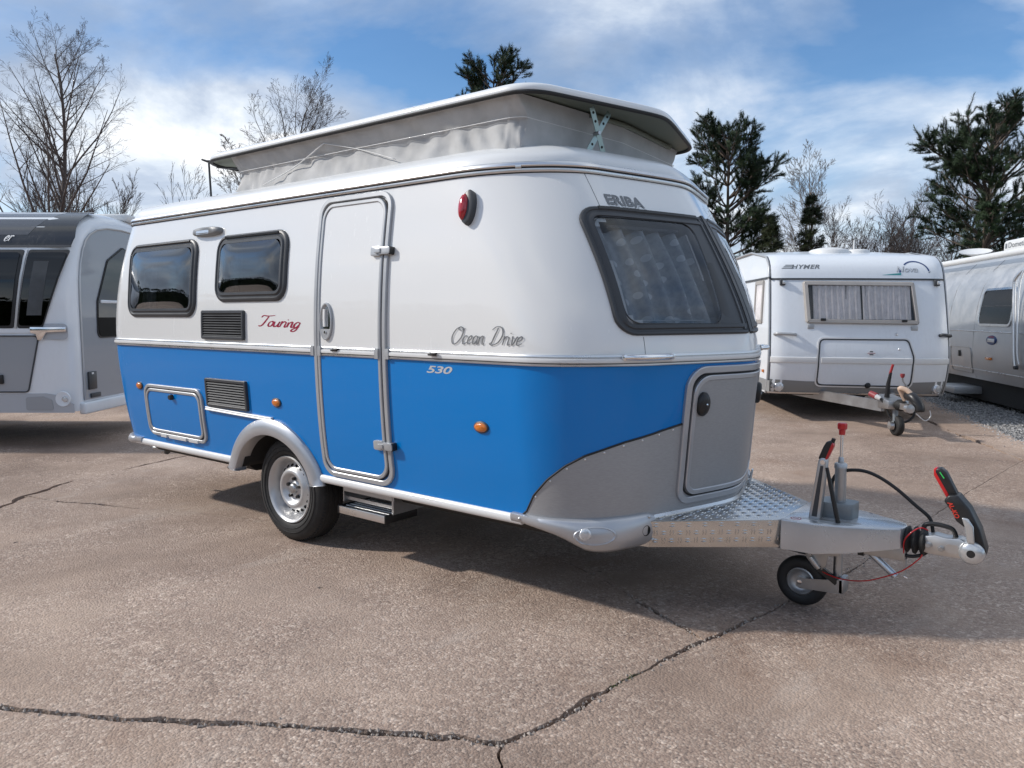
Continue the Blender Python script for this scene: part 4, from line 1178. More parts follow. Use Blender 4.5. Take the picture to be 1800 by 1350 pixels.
# ------------------------------------------------------------------ raised roof
t = NT('canvas'); co = t.coord()
f = t.noise(co, 7, 6, .6); wv = t.noise(t.coord(scale=(1, 1, 3)), 160, 2)
t.set(color=t.ramp(f, [(.3, (.39, .39, .385)), (.7, (.49, .49, .485))]), rough=.75)
t.bump(wv, .12, .003); MAT['canvas'] = t.m
MAT['lid_liner'] = simple('lid_liner', (.16, .175, .135), .6, 0, .06, 5)
LH, LXR, LXF, LBOW = .905, -1.075, 2.145, .30
def lbow(y): return LBOW * (math.sqrt(y * y + .0081) - .09)
def lid_pt(s, ins, z):
    """plan outline of the lid: s 0..4 round the lid from the rear centre over the near side, nose and far side"""
    h = LH - ins; xr = LXR + ins; xf = LXF - ins
    def half_(q):                           # q 0..2 rear centre -> nose centre on the near side
        if q < .25: return (xr + .02 * (q / .25) ** 2, -(h - .24) * q / .25)
        if q < .45:
            a = R(90 * (q - .25) / .2); return (xr + .02 + .24 * (1 - math.cos(a)), -(h - .24) - .24 * math.sin(a))
        xc = xf - lbow(h - .16)
        if q < 1.3: return (xr + .26 + (xc - .20 - xr - .26) * (q - .45) / .85, -h)
        if q < 1.5:
            u = (q - 1.3) / .2; p0 = (xc - .20, -h); p1 = (xc - .045, -h); p2 = (xc, -(h - .16))
            return ((1 - u) ** 2 * p0[0] + 2 * u * (1 - u) * p1[0] + u * u * p2[0], (1 - u) ** 2 * p0[1] + 2 * u * (1 - u) * p1[1] + u * u * p2[1])
        y = (h - .16) * (2 - q) / .5
        return (xf - lbow(y), -y)
    p = half_(s) if s <= 2 else half_(4 - s)
    return (p[0], p[1] if s <= 2 else -p[1], z)
S_ = [i * 4 / 260 for i in range(260)]
lid_m = MB()
rows = [(.030, 2.548), (.0, 2.548), (-.002, 2.554), (.001, 2.567), (.007, 2.578), (.022, 2.587), (.055, 2.592), (.12, 2.596), (.30, 2.602), (.5, 2.606), (.7, 2.61), (.88, 2.612)]
lid_m.loft([[lid_pt(s, i, z) for s in S_] if i < .35 else [((p[0] - .55) * (1 - i * .8) + .55, p[1] * (1 - i * 1.1 if i < .9 else .02), z) for p in [lid_pt(s, .30, z) for s in S_]] for i, z in rows])
lid = lid_m.build('roof_lid', 'roof_white', van, 60)
m = MB(); m.loft([[lid_pt(s, i, z) for s in S_] for i, z in ((-.004, 2.547), (-.006, 2.538), (.000, 2.531), (.010, 2.531), (.015, 2.538), (.014, 2.547))], True, False, True)
m.build('lid_seal', 'black_rubber', lid, 60)
m = MB(); m.loft([[lid_pt(s, .013, 2.546) for s in S_], [lid_pt(s, .10, 2.556) for s in S_], [(p[0] * .5 + .3, p[1] * .4, 2.562) for p in [lid_pt(s, .1, 0) for s in S_]], [(.5, 0, 2.564) for s in S_]])
m.build('lid_liner', 'lid_liner', lid, 60)
# liner batten at the nose
# canvas: outline a little inside the lid, folded along its middle
CXR, CXF = -.84, 1.93
def canvas_pt(s, ins, z):
    p = lid_pt(s, ins, z); x, y = p[0], p[1]
    if x < 0: x = CXR * x / LXR
    x = min(x - .012 * max(0, min(1, x)), 1.885 - .10 * abs(y))
    return (x, y, z)
rings = []; nz = 26; SC_ = [i * 4 / 520 for i in range(520)]
for j in range(nz + 1):
    t = j / nz; z = 2.272 + (2.548 - 2.272) * t
    fold = .036 + .050 * (1 - abs(t - .58) / .58) ** 1.0 - .045 * max(0, t - .45)
    r = []
    for s in SC_:
        p = canvas_pt(s, 0, 0)
        L = s * 3.4
        wr_ = (.5 + .8 * (1 - t)) * .022 * mnoise.noise((L * 3.1, t * 1.2, 3)) + .017 * mnoise.noise((L * 8 + t * 2.5, t * 1.6, 7)) * (1.2 - .6 * t) + .006 * mnoise.noise((L * 19, t * 3, 1))
        wr_ += .016 * math.exp(-((p[0] - 1.35) / .32) ** 2) * math.sin(p[0] * 34 + 3 * t + 4 * mnoise.noise((p[0] * 3, t, 0))) * max(0, 1 - abs(2.4 * t - .75)) if p[1] < 0 else 0
        # stitched diagonal brace of the rear panel
        q = canvas_pt(s, fold + wr_, z); r.append((q[0], q[1], q[2] + .0))
    rings.append(r)
m = MB(); m.loft(rings); cv = m.build('canvas', 'canvas', van, 180)
def seam(pts, r=.0028):
    out = []
    for x, z in pts:
        t = (z - 2.295) / (2.548 - 2.295); fold = .036 + .050 * (1 - abs(t - .58) / .58) - .045 * max(0, t - .45)
        out.append((x, -(LH - fold) - .016, z))
    m = MB(); m.tube(catmull(out, 6), r, 5); m.build('seam', 'white_plastic', cv, 180)
# run a piping along the fold
m = MB(); m.tube([canvas_pt(s, .066, 2.442) for s in SC_[50:470:2]], .0022, 5); m.build('piping', 'cream_trim', cv, 180)
seam([(-.30, 2.315), (.0, 2.40), (.32, 2.50)], .004); seam([(.32, 2.50), (.62, 2.43), (.95, 2.33)], .0025)
# scissor stay at the nose
m = MB()
def holed_bar(p0, p1, wdt, parent, nm):
    p0, p1 = Vector(p0), Vector(p1); d = (p1 - p0).normalized(); nrm = Vector((.93, -.37, 0)); sdv = d.cross(nrm).normalized()
    m = MB(); m.bar(p0, p1, .004, wdt, sdv); o = m.build(nm, 'stay_green', parent, 30)
    L = (p1 - p0).length
    for k in (.10, .26, .74, .90):
        mm = MB(); mm.lathe([(0, .0032), (.0065, .0032), (.0075, .002)], p0 + d * L * k, nrm, 14); mm.build('stay_hole', 'dark_void', o, None)
    return o
MAT['stay_green'] = metal('stay_green', (.34, .42, .40), .42)
X_ = 2.0
b1 = holed_bar((1.945, -.47, 2.29), (1.985, -.31, 2.530), .030, van, 'scissor_stay')
b2 = holed_bar((1.975, -.33, 2.28), (1.965, -.45, 2.535), .030, van, 'scissor_stay')
m = MB(); m.cyl((1.95, -.40, 2.41), (1.99, -.41, 2.41), .010, .010, 10); m.build('stay_pivot', 'galv', van)
# batten that carries the canvas under the lid at the nose
m = MB(); m.tube([(1.895 - .10 * abs(y), y, 2.538) for y in [(-.30 + 1.0 * i / 14) for i in range(15)]], .014, 6); m.build('canvas_batten', 'lid_liner', van, 60)
# rear support rod with its handle
m = MB(); m.cyl((-.995, -.84, 2.30), (-1.010, -.84, 2.548), .0075, .0075, 8); m.build('support_rod', 'frame_grey', van)
m = MB(); m.tube([(-1.0, -.82, 2.56), (-1.05, -.83, 2.565), (-1.10, -.84, 2.582)], [.010, .009, .007], 6); m.build('lid_handle', 'black_plastic', lid)
m = MB(); m.bar((-1.0, -.78, 2.525), (-.82, -.72, 2.505), .02, .012); m.build('lid_strut', 'frame_grey', van)
# flue cap and roof vent towards the tail
m = MB(); m.bb((-1.75, -.35, 2.33), (-1.35, .05, 2.375)); m.build('roof_vent', 'white_plastic', van, 40, .02, 3)
MAT['galv_dark'] = metal('galv_dark', (.30, .33, .35), .5, None, .2)
MAT['pale_zinc'] = metal('pale_zinc', (.62, .68, .74), .35)
MAT['green_mark'] = simple('green_mark', (.05, .55, .12), .4)
MAT['red_mark'] = simple('red_mark', (.50, .04, .025), .4)
# ------------------------------------------------------------------ drawbar, cover plate, coupling
FT = .480
def cover():
    P = [(2.38, -.655), (2.44, -.645), (2.925, -.220), (2.925, .220), (2.44, .645), (2.38, .655)]
    m = MB(); n = len(P)
    zt = [FT] * n; zb = [.345, .345, .335, .335, .345, .345]
    vs = [(x, y, FT) for x, y in P] + [(x - .012, y * (1 - .018 / max(.2, abs(y))), b) for (x, y), b in zip(P, zb)]
    m.add(vs, [(0, 1, 2, 3, 4, 5), (1, 7, 8, 2), (3, 9, 10, 4), (0, 6, 7, 1), (4, 10, 11, 5), (2, 8, 9, 3)])
    o = m.build('cover_plate', 'tread_plate', van, 30, .006)
    return o
cp = cover()
# raised tread bars: triples laid alternately at right angles
def tread(fn, a0, a1, b0, b1, ok, s=.042):
    m = MB(); i = 0; b = b0 + s * .5
    while b < b1:
        a = a0 + s * .5; j = 0
        while a < a1:
            for k in (-1, 1):
                if (i + j) % 2 == 0: p0, p1 = (a - s * .44, b + k * s * .17), (a + s * .44, b + k * s * .17)
                else: p0, p1 = (a + k * s * .17, b - s * .44), (a + k * s * .17, b + s * .44)
                if not (ok(*p0) and ok(*p1)): continue
                mid = ((p0[0] + p1[0]) / 2, (p0[1] + p1[1]) / 2); d = (p1[0] - p0[0], p1[1] - p0[1]); L = math.hypot(*d); nn = (-d[1] / L * .0042, d[0] / L * .0042)
                A, Bq = fn(*p0, -.0004), fn(*p1, -.0004)
                m.add([A, fn(mid[0] + nn[0], mid[1] + nn[1], -.0004), Bq, fn(mid[0] - nn[0], mid[1] - nn[1], -.0004), fn(mid[0] - d[0] * .25, mid[1] - d[1] * .25, .0032), fn(mid[0] + d[0] * .25, mid[1] + d[1] * .25, .0032)],
                      [(0, 1, 4), (1, 5, 4), (1, 2, 5), (2, 3, 5), (3, 4, 5), (3, 0, 4)])
            a += s; j += 1
        b += s; i += 1
    return m
def okt(x, y):
    if x > 2.90 or x < 2.40: return False
    w = .645 - (x - 2.44) * (.425 / .485)
    return abs(y) < w - .012
o = tread(lambda a, b, h: (a, b, FT + h), 2.40, 2.92, -.64, .64, okt, .040).build('tread_bars', 'tread_plate', cp, None); tag(o, kind='stuff')
for sg in (-1, 1):
    A, Bp = Vector((2.44, sg * .645, 0)), Vector((2.925, sg * .220, 0)); d = (Bp - A).normalized(); L = (Bp - A).length; nrm = Vector((d.y, -d.x, 0)) * (1 if sg < 0 else -1)
    o = tread(lambda a, b, h: A + d * a + nrm * (h - .0205 * (FT - b) / .137) + Vector((0, 0, b)), .012, L - .01, .358, FT - .008, lambda a, b: .006 < a < L - .006 and .350 < b < FT - .006, .040).build('tread_bars', 'tread_plate', cp, None); tag(o, kind='stuff')
# silver housing of the overrun device
def housing():
    P = [(2.926, -.232), (3.08, -.222), (3.22, -.180), (3.36, -.105), (3.425, -.062), (3.440, 0), (3.425, .062), (3.36, .105), (3.22, .180), (3.08, .222), (2.926, .232)]
    zb = lambda x: .338 + .055 * max(0, (x - 3.10)) / .34
    m = MB(); n = len(P); vs = [(x, y, FT + .006) for x, y in P] + [(x, y, zb(x)) for x, y in P]
    fs = [tuple(range(n))] + [(i, (i + 1) % n, n + (i + 1) % n, n + i) for i in range(n)]
    m.add(vs, fs); return m.build('overrun_housing', 'housing_silver', van, 40, .008, 3)
MAT['housing_silver'] = simple('housing_silver', (.52, .53, .54), .24, .6, .03, 5, 0, coat=.5)
hs = housing()
def plate(poly, z0, z1, name, mat, parent, bev=.0): 
    m = MB(); m.prism(poly, lambda a, b, o: (a, b, o), z0, z1); return m.build(name, mat, parent, 40, bev)
plate([(2.99 + .24 * 0 + .0, -.172), (3.24, -.118), (3.262, -.095), (3.24, -.085), (2.985, -.140)], FT + .004, FT + .0075, 'slot_shade', 'alu_dull', hs)  # duller metal plate stands in for the shadow in the housing's groove
m = MB(); m.lathe([(0, .001), (.030, .001), (.031, 0)], (2.985, -.185, FT + .0062), (0, 0, 1), 20); wl_ = m.build('warning_sticker', 'print_white', hs, None)
m = MB(); m.lathe([(.020, .0016), (.026, .0016), (.0265, .001)], (2.985, -.185, FT + .0062), (0, 0, 1), 20); m.build('sticker_ring', 'print_red', hs, None)
m = MB(); m.bar((2.972, -.186, FT + .0078), (2.998, -.184, FT + .0078), .008, .001); m.build('sticker_mark', 'print_red', hs, None)
# hand brake lever: pressed steel arm, black and red grip, gas strut
m = MB(); p0, p1 = Vector((3.040, -.12, .480)), Vector((3.080, -.12, .785)); d = (p1 - p0)
m.prism([(3.028, .478), (3.082, .478), (3.106, .770), (3.098, .790), (3.078, .790), (3.066, .776)], lambda a, b, o: (a, o, b), -.142, -.102)
hb = m.build('hand_brake', 'alu_dull', van, 40, .006)
m = MB(); m.prism([(3.045, .50), (3.070, .50), (3.092, .75), (3.078, .75)], lambda a, b, o: (a, o, b), -.1435, -.1425); m.build('brake_groove', 'frame_grey', hb, None)
m = MB(); m.lathe([(0, .004), (.011, .004), (.012, 0)], (3.088, -.142, .768), (0, -1, 0), 14); m.build('brake_bolt', 'chrome', hb)
m = MB(); m.prism([(3.064, .782), (3.094, .775), (3.118, .840), (3.128, .866), (3.120, .874), (3.100, .868), (3.085, .840)], lambda a, b, o: (a, o, b), -.140, -.104); m.build('brake_grip', 'black_plastic', hb, 40, .007, 3)
m = MB(); m.prism([(3.092, .776), (3.106, .782), (3.134, .850), (3.130, .866), (3.120, .862), (3.112, .838)], lambda a, b, o: (a, o, b), -.138, -.106); m.build('grip_inlay', 'red_plastic', hb, 40, .005, 2)
m = MB(); m.cyl((3.123, -.122, .864), (3.130, -.122, .884), .010, .009, 10); m.build('brake_button', 'black_plastic', hb)
m = MB(); m.tube([(3.108, -.142, .745), (3.142, -.142, .60), (3.168, -.140, .486)], [.008, .011, .011], 10); m.build('gas_strut', 'black_plastic', hb)
# jockey wheel column with clamp block, red crank knob
jk = bpy.data.objects.new('jockey_wheel', None); jk.empty_display_size = .1; link(jk, van)
m = MB(); m.prism(rpoly([(3.045, -.075), (3.205, -.055), (3.215, .06), (3.05, .075)], .025, 4), lambda a, b, o: (a, b, o), FT + .006, .560); m.build('clamp_block', 'galv_dark', jk, 40, .006)
m = MB(); m.cyl((3.140, 0, .34), (3.133, 0, .735), .0265, .0265, 20); m.build('column', 'galv', jk, 60)
m = MB(); m.lathe([(.030, -.012), (.030, .008), (.024, .014), (.014, .016), (.012, .04), (.008, .044)], (3.133, 0, .735), (0, 0, 1), 16); m.build('column_cap', 'galv', jk, 50)
m = MB(); m.cyl((3.133, 0, .77), (3.1325, 0, .895), .0075, .0075, 10); m.build('spindle', 'chrome', jk)
m = MB(); m.lathe([(.0, -.004), (.015, -.002), (.016, .022), (.023, .028), (.024, .050), (.020, .056), (0, .057)], (3.1325, 0, .890), (0, 0, 1), 8); m.build('crank_knob', 'red_plastic', jk, 30)
m = MB(); m.cyl((3.137, 0, .185), (3.137, 0, .40), .021, .021, 16); m.build('inner_tube', 'galv', jk, 60)
c = Vector((2.968, 0, .126))
m = MB(); m.lathe([(.066, -.026), (.074, -.034), (.105, -.036), (.120, -.026), (.126, -.010), (.126, .010), (.120, .026), (.105, .036), (.074, .034), (.066, .026)], c, (0, 1, 0), 40, True); m.build('jockey_tyre', 'black_rubber', jk, 60)
m = MB(); m.lathe([(.070, -.030), (.064, -.034), (.058, -.026), (.048, -.012), (.026, -.012), (.022, -.030), (0, -.030)], c, (0, 1, 0), 30); m.lathe([(.070, .030), (.064, .034), (.058, .026), (.048, .012), (.026, .012), (.022, .030), (0, .030)], c, (0, 1, 0), 30); m.build('jockey_rim', 'alu_dull', jk, 60)
for sg in (-1, 1):
    m = MB(); m.prism([(2.950, .105), (2.955, .135), (2.975, .147), (3.170, .178), (3.172, .110), (2.97, .096)], lambda a, b, o: (a, o, b), sg * .040, sg * .045); m.build('fork_arm', 'galv', jk, 40)
m = MB(); m.bb((3.155, -.045, .110), (3.178, .045, .185)); m.build('fork_bridge', 'galv', jk, 30, .003)
m = MB(); m.lathe([(0, .050), (.012, .048), (.013, .042)], c, (0, -1, 0), 12); m.build('axle_bolt', 'chrome', jk)
m = MB(); m.prism([(2.985, .340), (2.985, .300), (3.005, .262), (3.045, .215), (3.078, .215), (3.100, .240), (3.105, .290), (3.160, .300), (3.160, .340)], lambda a, b, o: (a, o, b), -.062, -.054); m.build('release_plate', 'galv', jk, 40, .003)
for x, z, r in ((3.048, .318, .016), (3.02, .288, .010)):
    m = MB(); m.lathe([(0, .008), (r * .9, .007), (r, 0)], (x, -.062, z), (0, -1, 0), 16); m.build('release_bolt', 'galv', jk, 50)
m = MB(); m.bar((3.025, -.066, .275), (3.068, -.068, .222), .02, .022, (0, 1, 0)); m.build('release_pawl', 'cast_alu', jk, 40, .004)
m = MB(); m.bar((3.06, -.05, .225), (3.145, -.03, .160), .03, .03); m.build('release_link', 'black_plastic', jk, 40)
m = MB(); m.tube([(2.70, -.30, .345), (2.85, -.15, .325), (3.0, -.07, .285)], .0045, 6); m.build('brake_rod', 'black_plastic', jk)
# angled prop and bracket under the housing
m = MB(); m.cyl((3.262, -.01, .352), (3.400, -.01, .240), .0165, .0165, 14); m.build('prop_tube', 'pale_zinc', van, 60)
m = MB(); m.bb((3.10, -.035, .325), (3.44, .035, .395)); m.build('drawbar_tube', 'galv', van, 30, .004)
m = MB(); m.bb((3.235, -.038, .318), (3.262, .038, .36)); m.build('prop_stop', 'black_plastic', van, 30)
m = MB(); m.bb((3.428, -.012, .250), (3.440, .012, .40)); m.build('hook_plate', 'galv', van, 30)
# rubber gaiter
m = MB(); prof = []
for i, (r, h) in enumerate(((.034, 0), (.058, .006), (.062, .016), (.044, .026), (.042, .030), (.062, .038), (.065, .048), (.046, .058), (.044, .062), (.060, .070), (.062, .082), (.048, .090), (.036, .094))): prof.append((r, h))
m.lathe(prof, (3.432, 0, .428), (1, 0, 0), 28); m.build('gaiter', 'black_rubber', van, 60)
# coupling head
m = MB(); m.prism([(3.515, .462), (3.515, .388), (3.55, .382), (3.67, .384), (3.70, .40), (3.70, .455), (3.66, .474), (3.60, .468), (3.56, .474)], lambda a, b, o: (a, o, b), -.040, .040)
ch = m.build('coupling_head', 'cast_alu', van, 40, .008, 2)
for x, z in ((3.535, .425), (3.588, .418)):
    m = MB(); m.lathe([(.016, 0), (.016, .003), (.010, .004), (.010, .014), (0, .014)], (x, -.041, z), (0, -1, 0), 6); m.build('coupling_bolt', 'galv', ch, 20)
m = MB(); m.prism(rrect(3.605, 3.655, .405, .445, .012, 3), lambda a, b, o: (a, o, b), -.043, -.040); m.build('casting_boss', 'cast_alu', ch, 40)
m = MB(); m.lathe([(0, .030), (.016, .030), (.017, .032), (.040, .028), (.050, .018), (.053, 0), (.050, -.05), (0, -.05)], (3.708, -.045, .424), (0, -1, 0), 36); pad = m.build('friction_pad_cap', 'housing_silver', ch, 50)
m = MB(); m.lathe([(0, .0325), (.0165, .0325), (.017, .028)], (3.708, -.045, .424), (0, -1, 0), 18); m.build('pad_centre', 'black_plastic', ch)
m = MB(); m.prism([(3.690, .470), (3.720, .468), (3.712, .545), (3.690, .578), (3.664, .580), (3.676, .545)], lambda a, b, o: (a, o, b), -.074, -.058); m.build('stabiliser_arm', 'housing_silver', ch, 40, .006, 3)
# stabiliser handle with red and green grip
hp = [(3.588, .640), (3.606, .668), (3.642, .672), (3.690, .618), (3.735, .530), (3.762, .440), (3.758, .405), (3.740, .402), (3.700, .470), (3.690, .520), (3.640, .555), (3.625, .590)]
m = MB(); m.prism(hp, lambda a, b, o: (a, o, b), -.052, .045); hd_ = m.build('stabiliser_handle', 'black_plastic', van, 40, .012, 3)
m = MB(); m.prism([(3.606, .660), (3.640, .668), (3.590, .765), (3.568, .782), (3.548, .776), (3.546, .762)], lambda a, b, o: (a, o, b), -.030, .022); m.build('handle_grip', 'black_plastic', hd_, 40, .008, 3)
m = MB(); m.prism([(3.606, .662), (3.600, .640), (3.540, .745), (3.538, .776), (3.552, .784), (3.560, .768)], lambda a, b, o: (a, o, b), -.026, .018); m.build('grip_inlay', 'red_plastic', hd_, 40, .006, 2)
m = MB(); m.bar((3.566, -.032, .764), (3.584, -.032, .738), .004, .008, (0, 1, 0)); m.build('indicator', 'green_mark', hd_, None)
def on_handle(a, b, o):
    o0 = Vector((3.600, -.0535 - o, .640)); ex = Vector((.052, 0, -.098)).normalized(); ez = Vector((.098, 0, .052)).normalized()
    return o0 + ex * a + ez * b
lettering('handle_lettering', text_vf('AL-KO', .04, .12), (.006, .084, .000, .020), on_handle, .0006, 'red_mark', hd_, 0)
m = MB(); m.tube(catmull([(3.505, 0, .480), (3.515, 0, .508), (3.56, 0, .516), (3.615, 0, .508), (3.632, 0, .490), (3.640, 0, .462)], 4), .011, 8); m.build('coupling_handle', 'black_plastic', ch, 60)
# 13 pin cable and red breakaway cable
m = MB(); m.tube(catmull([(3.095, .045, .50), (3.082, .05, .60), (3.085, .05, .650), (3.110, .05, .688), (3.160, .05, .708), (3.230, .05, .712), (3.300, .05, .690), (3.380, .05, .642), (3.460, .05, .578), (3.515, .05, .535), (3.532, .045, .500), (3.540, .03, .44), (3.52, .0, .375), (3.46, -.02, .352), (3.40, -.01, .362), (3.35, 0, .385)], 6), .0085, 8); m.build('electric_cable', 'black_rubber', van, 60)
m = MB(); m.tube(catmull([(3.075, -.058, .212), (3.11, -.055, .198), (3.17, -.05, .188), (3.25, -.05, .196), (3.325, -.05, .222), (3.433, -.05, .284), (3.50, -.05, .352), (3.515, -.055, .378)], 6), .0032, 6); m.build('breakaway_cable', 'red_plastic', van, 60)
m = MB(); m.tube(catmull([(3.434, -.03, .36), (3.440, -.062, .43), (3.466, -.066, .474), (3.500, -.05, .500), (3.53, -.03, .49)], 6), .0032, 6); m.build('breakaway_cable', 'red_plastic', van, 60)
m = MB(); m.tube([(3.434, -.016, .245), (3.440, -.03, .252), (3.455, -.03, .248)], .003, 6); m.build('cable_clip', 'chrome', van)
# grab ring on the far side of the plate
m = MB(); m.bar((2.50, .47, FT), (2.515, .475, FT + .085), .05, .012); m.build('far_bracket', 'alu', van, 30, .004)
# ------------------------------------------------------------------ the neighbouring caravans
MAT['pane_ghost'] = simple('pane_ghost', (.055, .06, .065), .5, 0, .3, 6)
MAT['grip_red'] = simple('grip_red', (.33, .02, .025), .45)
MAT['plug_red'] = simple('plug_red', (.25, .035, .04), .5)
MAT['tinted_black'] = simple('tinted_black', (.004, .004, .005), .12, 0, .2, 3, 0, 60, 0, .10)
MAT['glass_clear'] = glass('glass_clear', (.93, .93, .93), 1.45, .02, .8)
MAT['peach_plastic'] = simple('peach_plastic', (.55, .40, .30), .5)
MAT['pale_paint'] = paint('pale_paint', (.76, .79, .82), .3, .6)
MAT['grey_panel'] = paint('grey_panel', (.29, .315, .35), .3, .6)
MAT['dark_band'] = paint('dark_band', (.016, .017, .019), .22, .3, .1)
MAT['band_sheen'] = paint('band_sheen', (.05, .053, .06), .25, .5)
MAT['mid_grey'] = paint('mid_grey', (.33, .345, .365), .32, .5)
MAT['skirt_grey'] = paint('skirt_grey', (.44, .46, .49), .35, .4)
MAT['hymer_white'] = paint('hymer_white', (.74, .77, .80), .34, .5, .2)
MAT['hymer_grey'] = paint('hymer_grey', (.21, .22, .225), .4, .3, .3)
MAT['beige_trim'] = simple('beige_trim', (.40, .37, .34), .4, .2, .06, 8)
MAT['polished_alu'] = metal('polished_alu', (.66, .67, .68), .50, None, .05, .0)
MAT['hymer_curtain'] = simple('hymer_curtain', (.80, .76, .75), .9, 0, .12, 14)

# --- left: modern caravan with a dark roof band, seen from its side and end
lv = empty('touring_caravan', (-4.7053, -.3361, 0), R(38.3123))
tag(lv, 'pale grey caravan with dark roof band and dark windows behind the blue one', 'caravan')
LSEC = [(0, .41), (0, 1.0), (0, 1.6), (.012, 1.85), (.05, 2.08), (.12, 2.27), (.22, 2.42), (.36, 2.53), (.55, 2.61), (.80, 2.655), (1.15, 2.67)]
LSEC = LSEC + [(2.3 - y, z) for y, z in LSEC[-2::-1]]
def lsec(ins):
    out = []; n = len(LSEC)
    for i, (y, z) in enumerate(LSEC):
        a = LSEC[max(i - 1, 0)]; b = LSEC[min(i + 1, n - 1)]; ty, tz = b[0] - a[0], b[1] - a[1]; l = math.hypot(ty, tz)
        out.append((y + tz / l * ins, z - ty / l * ins))
    return out
def ly(z):
    if z <= .41: return 0.0
    for (y0, z0), (y1, z1) in zip(LSEC[:11], LSEC[1:11]):
        if z <= z1: return y0 + (y1 - y0) * (z - z0) / (z1 - z0)
    return 1.1
m = MB()
rows_ = [(-7.0, .25), (-6.9, .05), (-6.6, 0), (-4, 0), (-2, 0), (-1, 0), (-.36, 0), (-.24, .006), (-.14, .022), (-.07, .05), (-.025, .09), (-.004, .135), (0, .17)]
m.loft([[(x, y, z) for y, z in lsec(i)] for x, i in rows_], True, True); m.build('body', 'pale_paint', lv, 50)
# end panel with an arched top
arch_ = [(y, max(z, .52)) for y, z in lsec(.20)]
m = MB(); m.prism(arch_, lambda a, b, o: (o, a, b), -.01, .012); ep = m.build('end_panel', 'grey_panel', lv, 40)
m = MB(); ar = [(.012, y, max(z, .52)) for y, z in lsec(.19)]; m.tube(ar, .011, 6, False); m.build('panel_beading', 'alu_dull', ep, 60)
ew = rpoly([(.50, 1.20), (1.80, 1.20), (1.80, 2.05), (1.15, 2.28), (.78, 2.10), (.52, 1.62)], .09)
m = MB(); m.prism(ew, lambda a, b, o: (o, a, b), .010, .022); w_ = m.build('end_window', 'black_plastic', lv, 40)
m = MB(); m.prism([(p[0] * .97 + .035, p[1] * .97 + .05) for p in ew], lambda a, b, o: (o, a, b), .021, .0265); m.build('pane', 'glass_black', w_, 40)
m = MB(); m.bb((.02, .58, 1.60), (.04, 1.25, 1.635)); m.build('grab_bar', 'pale_paint', w_, 30, .006)
m = MB(); m.bb((.010, .26, .63), (.035, .42, .83)); so = m.build('socket_box', 'frame_grey', lv, 30, .008); m = MB(); m.bb((.034, .31, .80), (.037, .35, .822)); m.build('socket_label', 'print_white', so, None)
m = MB(); m.bb((.010, .30, .535), (.03, .50, .585)); m.build('number_box', 'frame_grey', lv, 30, .006)
m = MB(); m.bb((-.02, .12, .37), (.055, 2.18, .50)); m.build('end_bumper', 'pale_paint', lv, 30, .02, 3)
def lside(a, b, o): return (a, ly(b) - o, b)
def lpatch(poly, off, name, mat, parent=lv, du=0, dv=.05): return patch(poly, lside, off, 0.0, du, dv).build(name, mat, parent, 50)
lpatch([(-6.6, 2.215), (.00, 2.215), (.02, 2.30), (-.01, 2.45), (-.03, 2.60), (-.04, 2.652), (-6.6, 2.652)], .004, 'roof_band', 'dark_band')
lpatch([(-6.6, 2.19), (.0, 2.19), (.0, 2.215), (-6.6, 2.215)], .007, 'band_rail', 'frame_grey')
lpatch([(-6.5, 2.33), (-.50, 2.33), (-.40, 2.50), (-.28, 2.65), (-6.5, 2.65)], .006, 'roof_sheen', 'band_sheen')  # lighter patch paints the sky's reflection onto the dark band
for k, poly in enumerate(([(-.57, 1.32), (-.30, 1.32), (.005, 2.165), (-.44, 2.165)], [(-1.55, 1.32), (-.61, 1.32), (-.49, 2.165), (-1.55, 2.165)], [(-3.0, 1.32), (-1.6, 1.32), (-1.6, 2.165), (-3.0, 2.165)])):
    fr = lpatch(rpoly(poly, .03), .010, 'side_window', 'black_plastic')
    patch(rpoly([((a - sum(q[0] for q in poly) / 4) * .93 + sum(q[0] for q in poly) / 4, (b - 1.74) * .93 + 1.74) for a, b in poly], .04), lside, .014, .008, 0, .06).build('pane', 'glass_black', fr, 50)
    if k < 2:
        cxm = sum(q[0] for q in poly) / 4
        curtain(lambda a, z, o: (a + (z - 1.74) * .15, ly(z) - .0155, z), cxm - .09, cxm + .07, 1.46, 2.04, 0, 2, 'pane_ghost', fr, 3 + k, .0)  # flat pale sheet on the pane imitates shading inside, no real curtain
lpatch([(-.60, 1.32), (-.575, 1.32), (-.455, 2.165), (-.475, 2.165)], .014, 'window_strip', 'alu_dull')
lpatch(rpoly([(-2.0, .635), (-.49, .635), (-.345, 1.235), (-2.0, 1.235)], .05), .006, 'locker_door', 'mid_grey')
ring(rpoly([(-2.0, .625), (-.48, .625), (-.335, 1.245), (-2.0, 1.245)], .06), lside, [(0, .004), (0, .016), (-.012, .016), (-.014, .004)], True, .2).build('locker_seal', 'frame_grey', lv, 40)
m = MB(); m.bb((-.80, -.03, .72), (-.745, -.005, .82)); m.build('locker_lock', 'black_plastic', lv, 30, .008)
lpatch(rrect(-.40, -.03, 1.20, 1.37, .05), -.001 + .003, 'handle_recess', 'skirt_grey')
m = MB(); m.prism([(-.42, 1.275), (-.42, 1.335), (-.04, 1.335), (-.04, 1.285), (-.25, 1.275), (-.30, 1.195), (-.345, 1.195), (-.36, 1.26)], lambda a, b, o: (a, -o, b), .004, .035); m.build('chrome_handle', 'chrome', lv, 40, .006)
lpatch([(-2.0, 1.262), (-.42, 1.272), (-.42, 1.318), (-2.0, 1.318)], .008, 'side_moulding', 'pale_paint')
lpatch([(-6.6, .405), (.0, .405), (.0, .50), (-.10, .535), (-.20, .60), (-.30, .615), (-6.6, .585)], .005, 'skirt', 'skirt_grey')
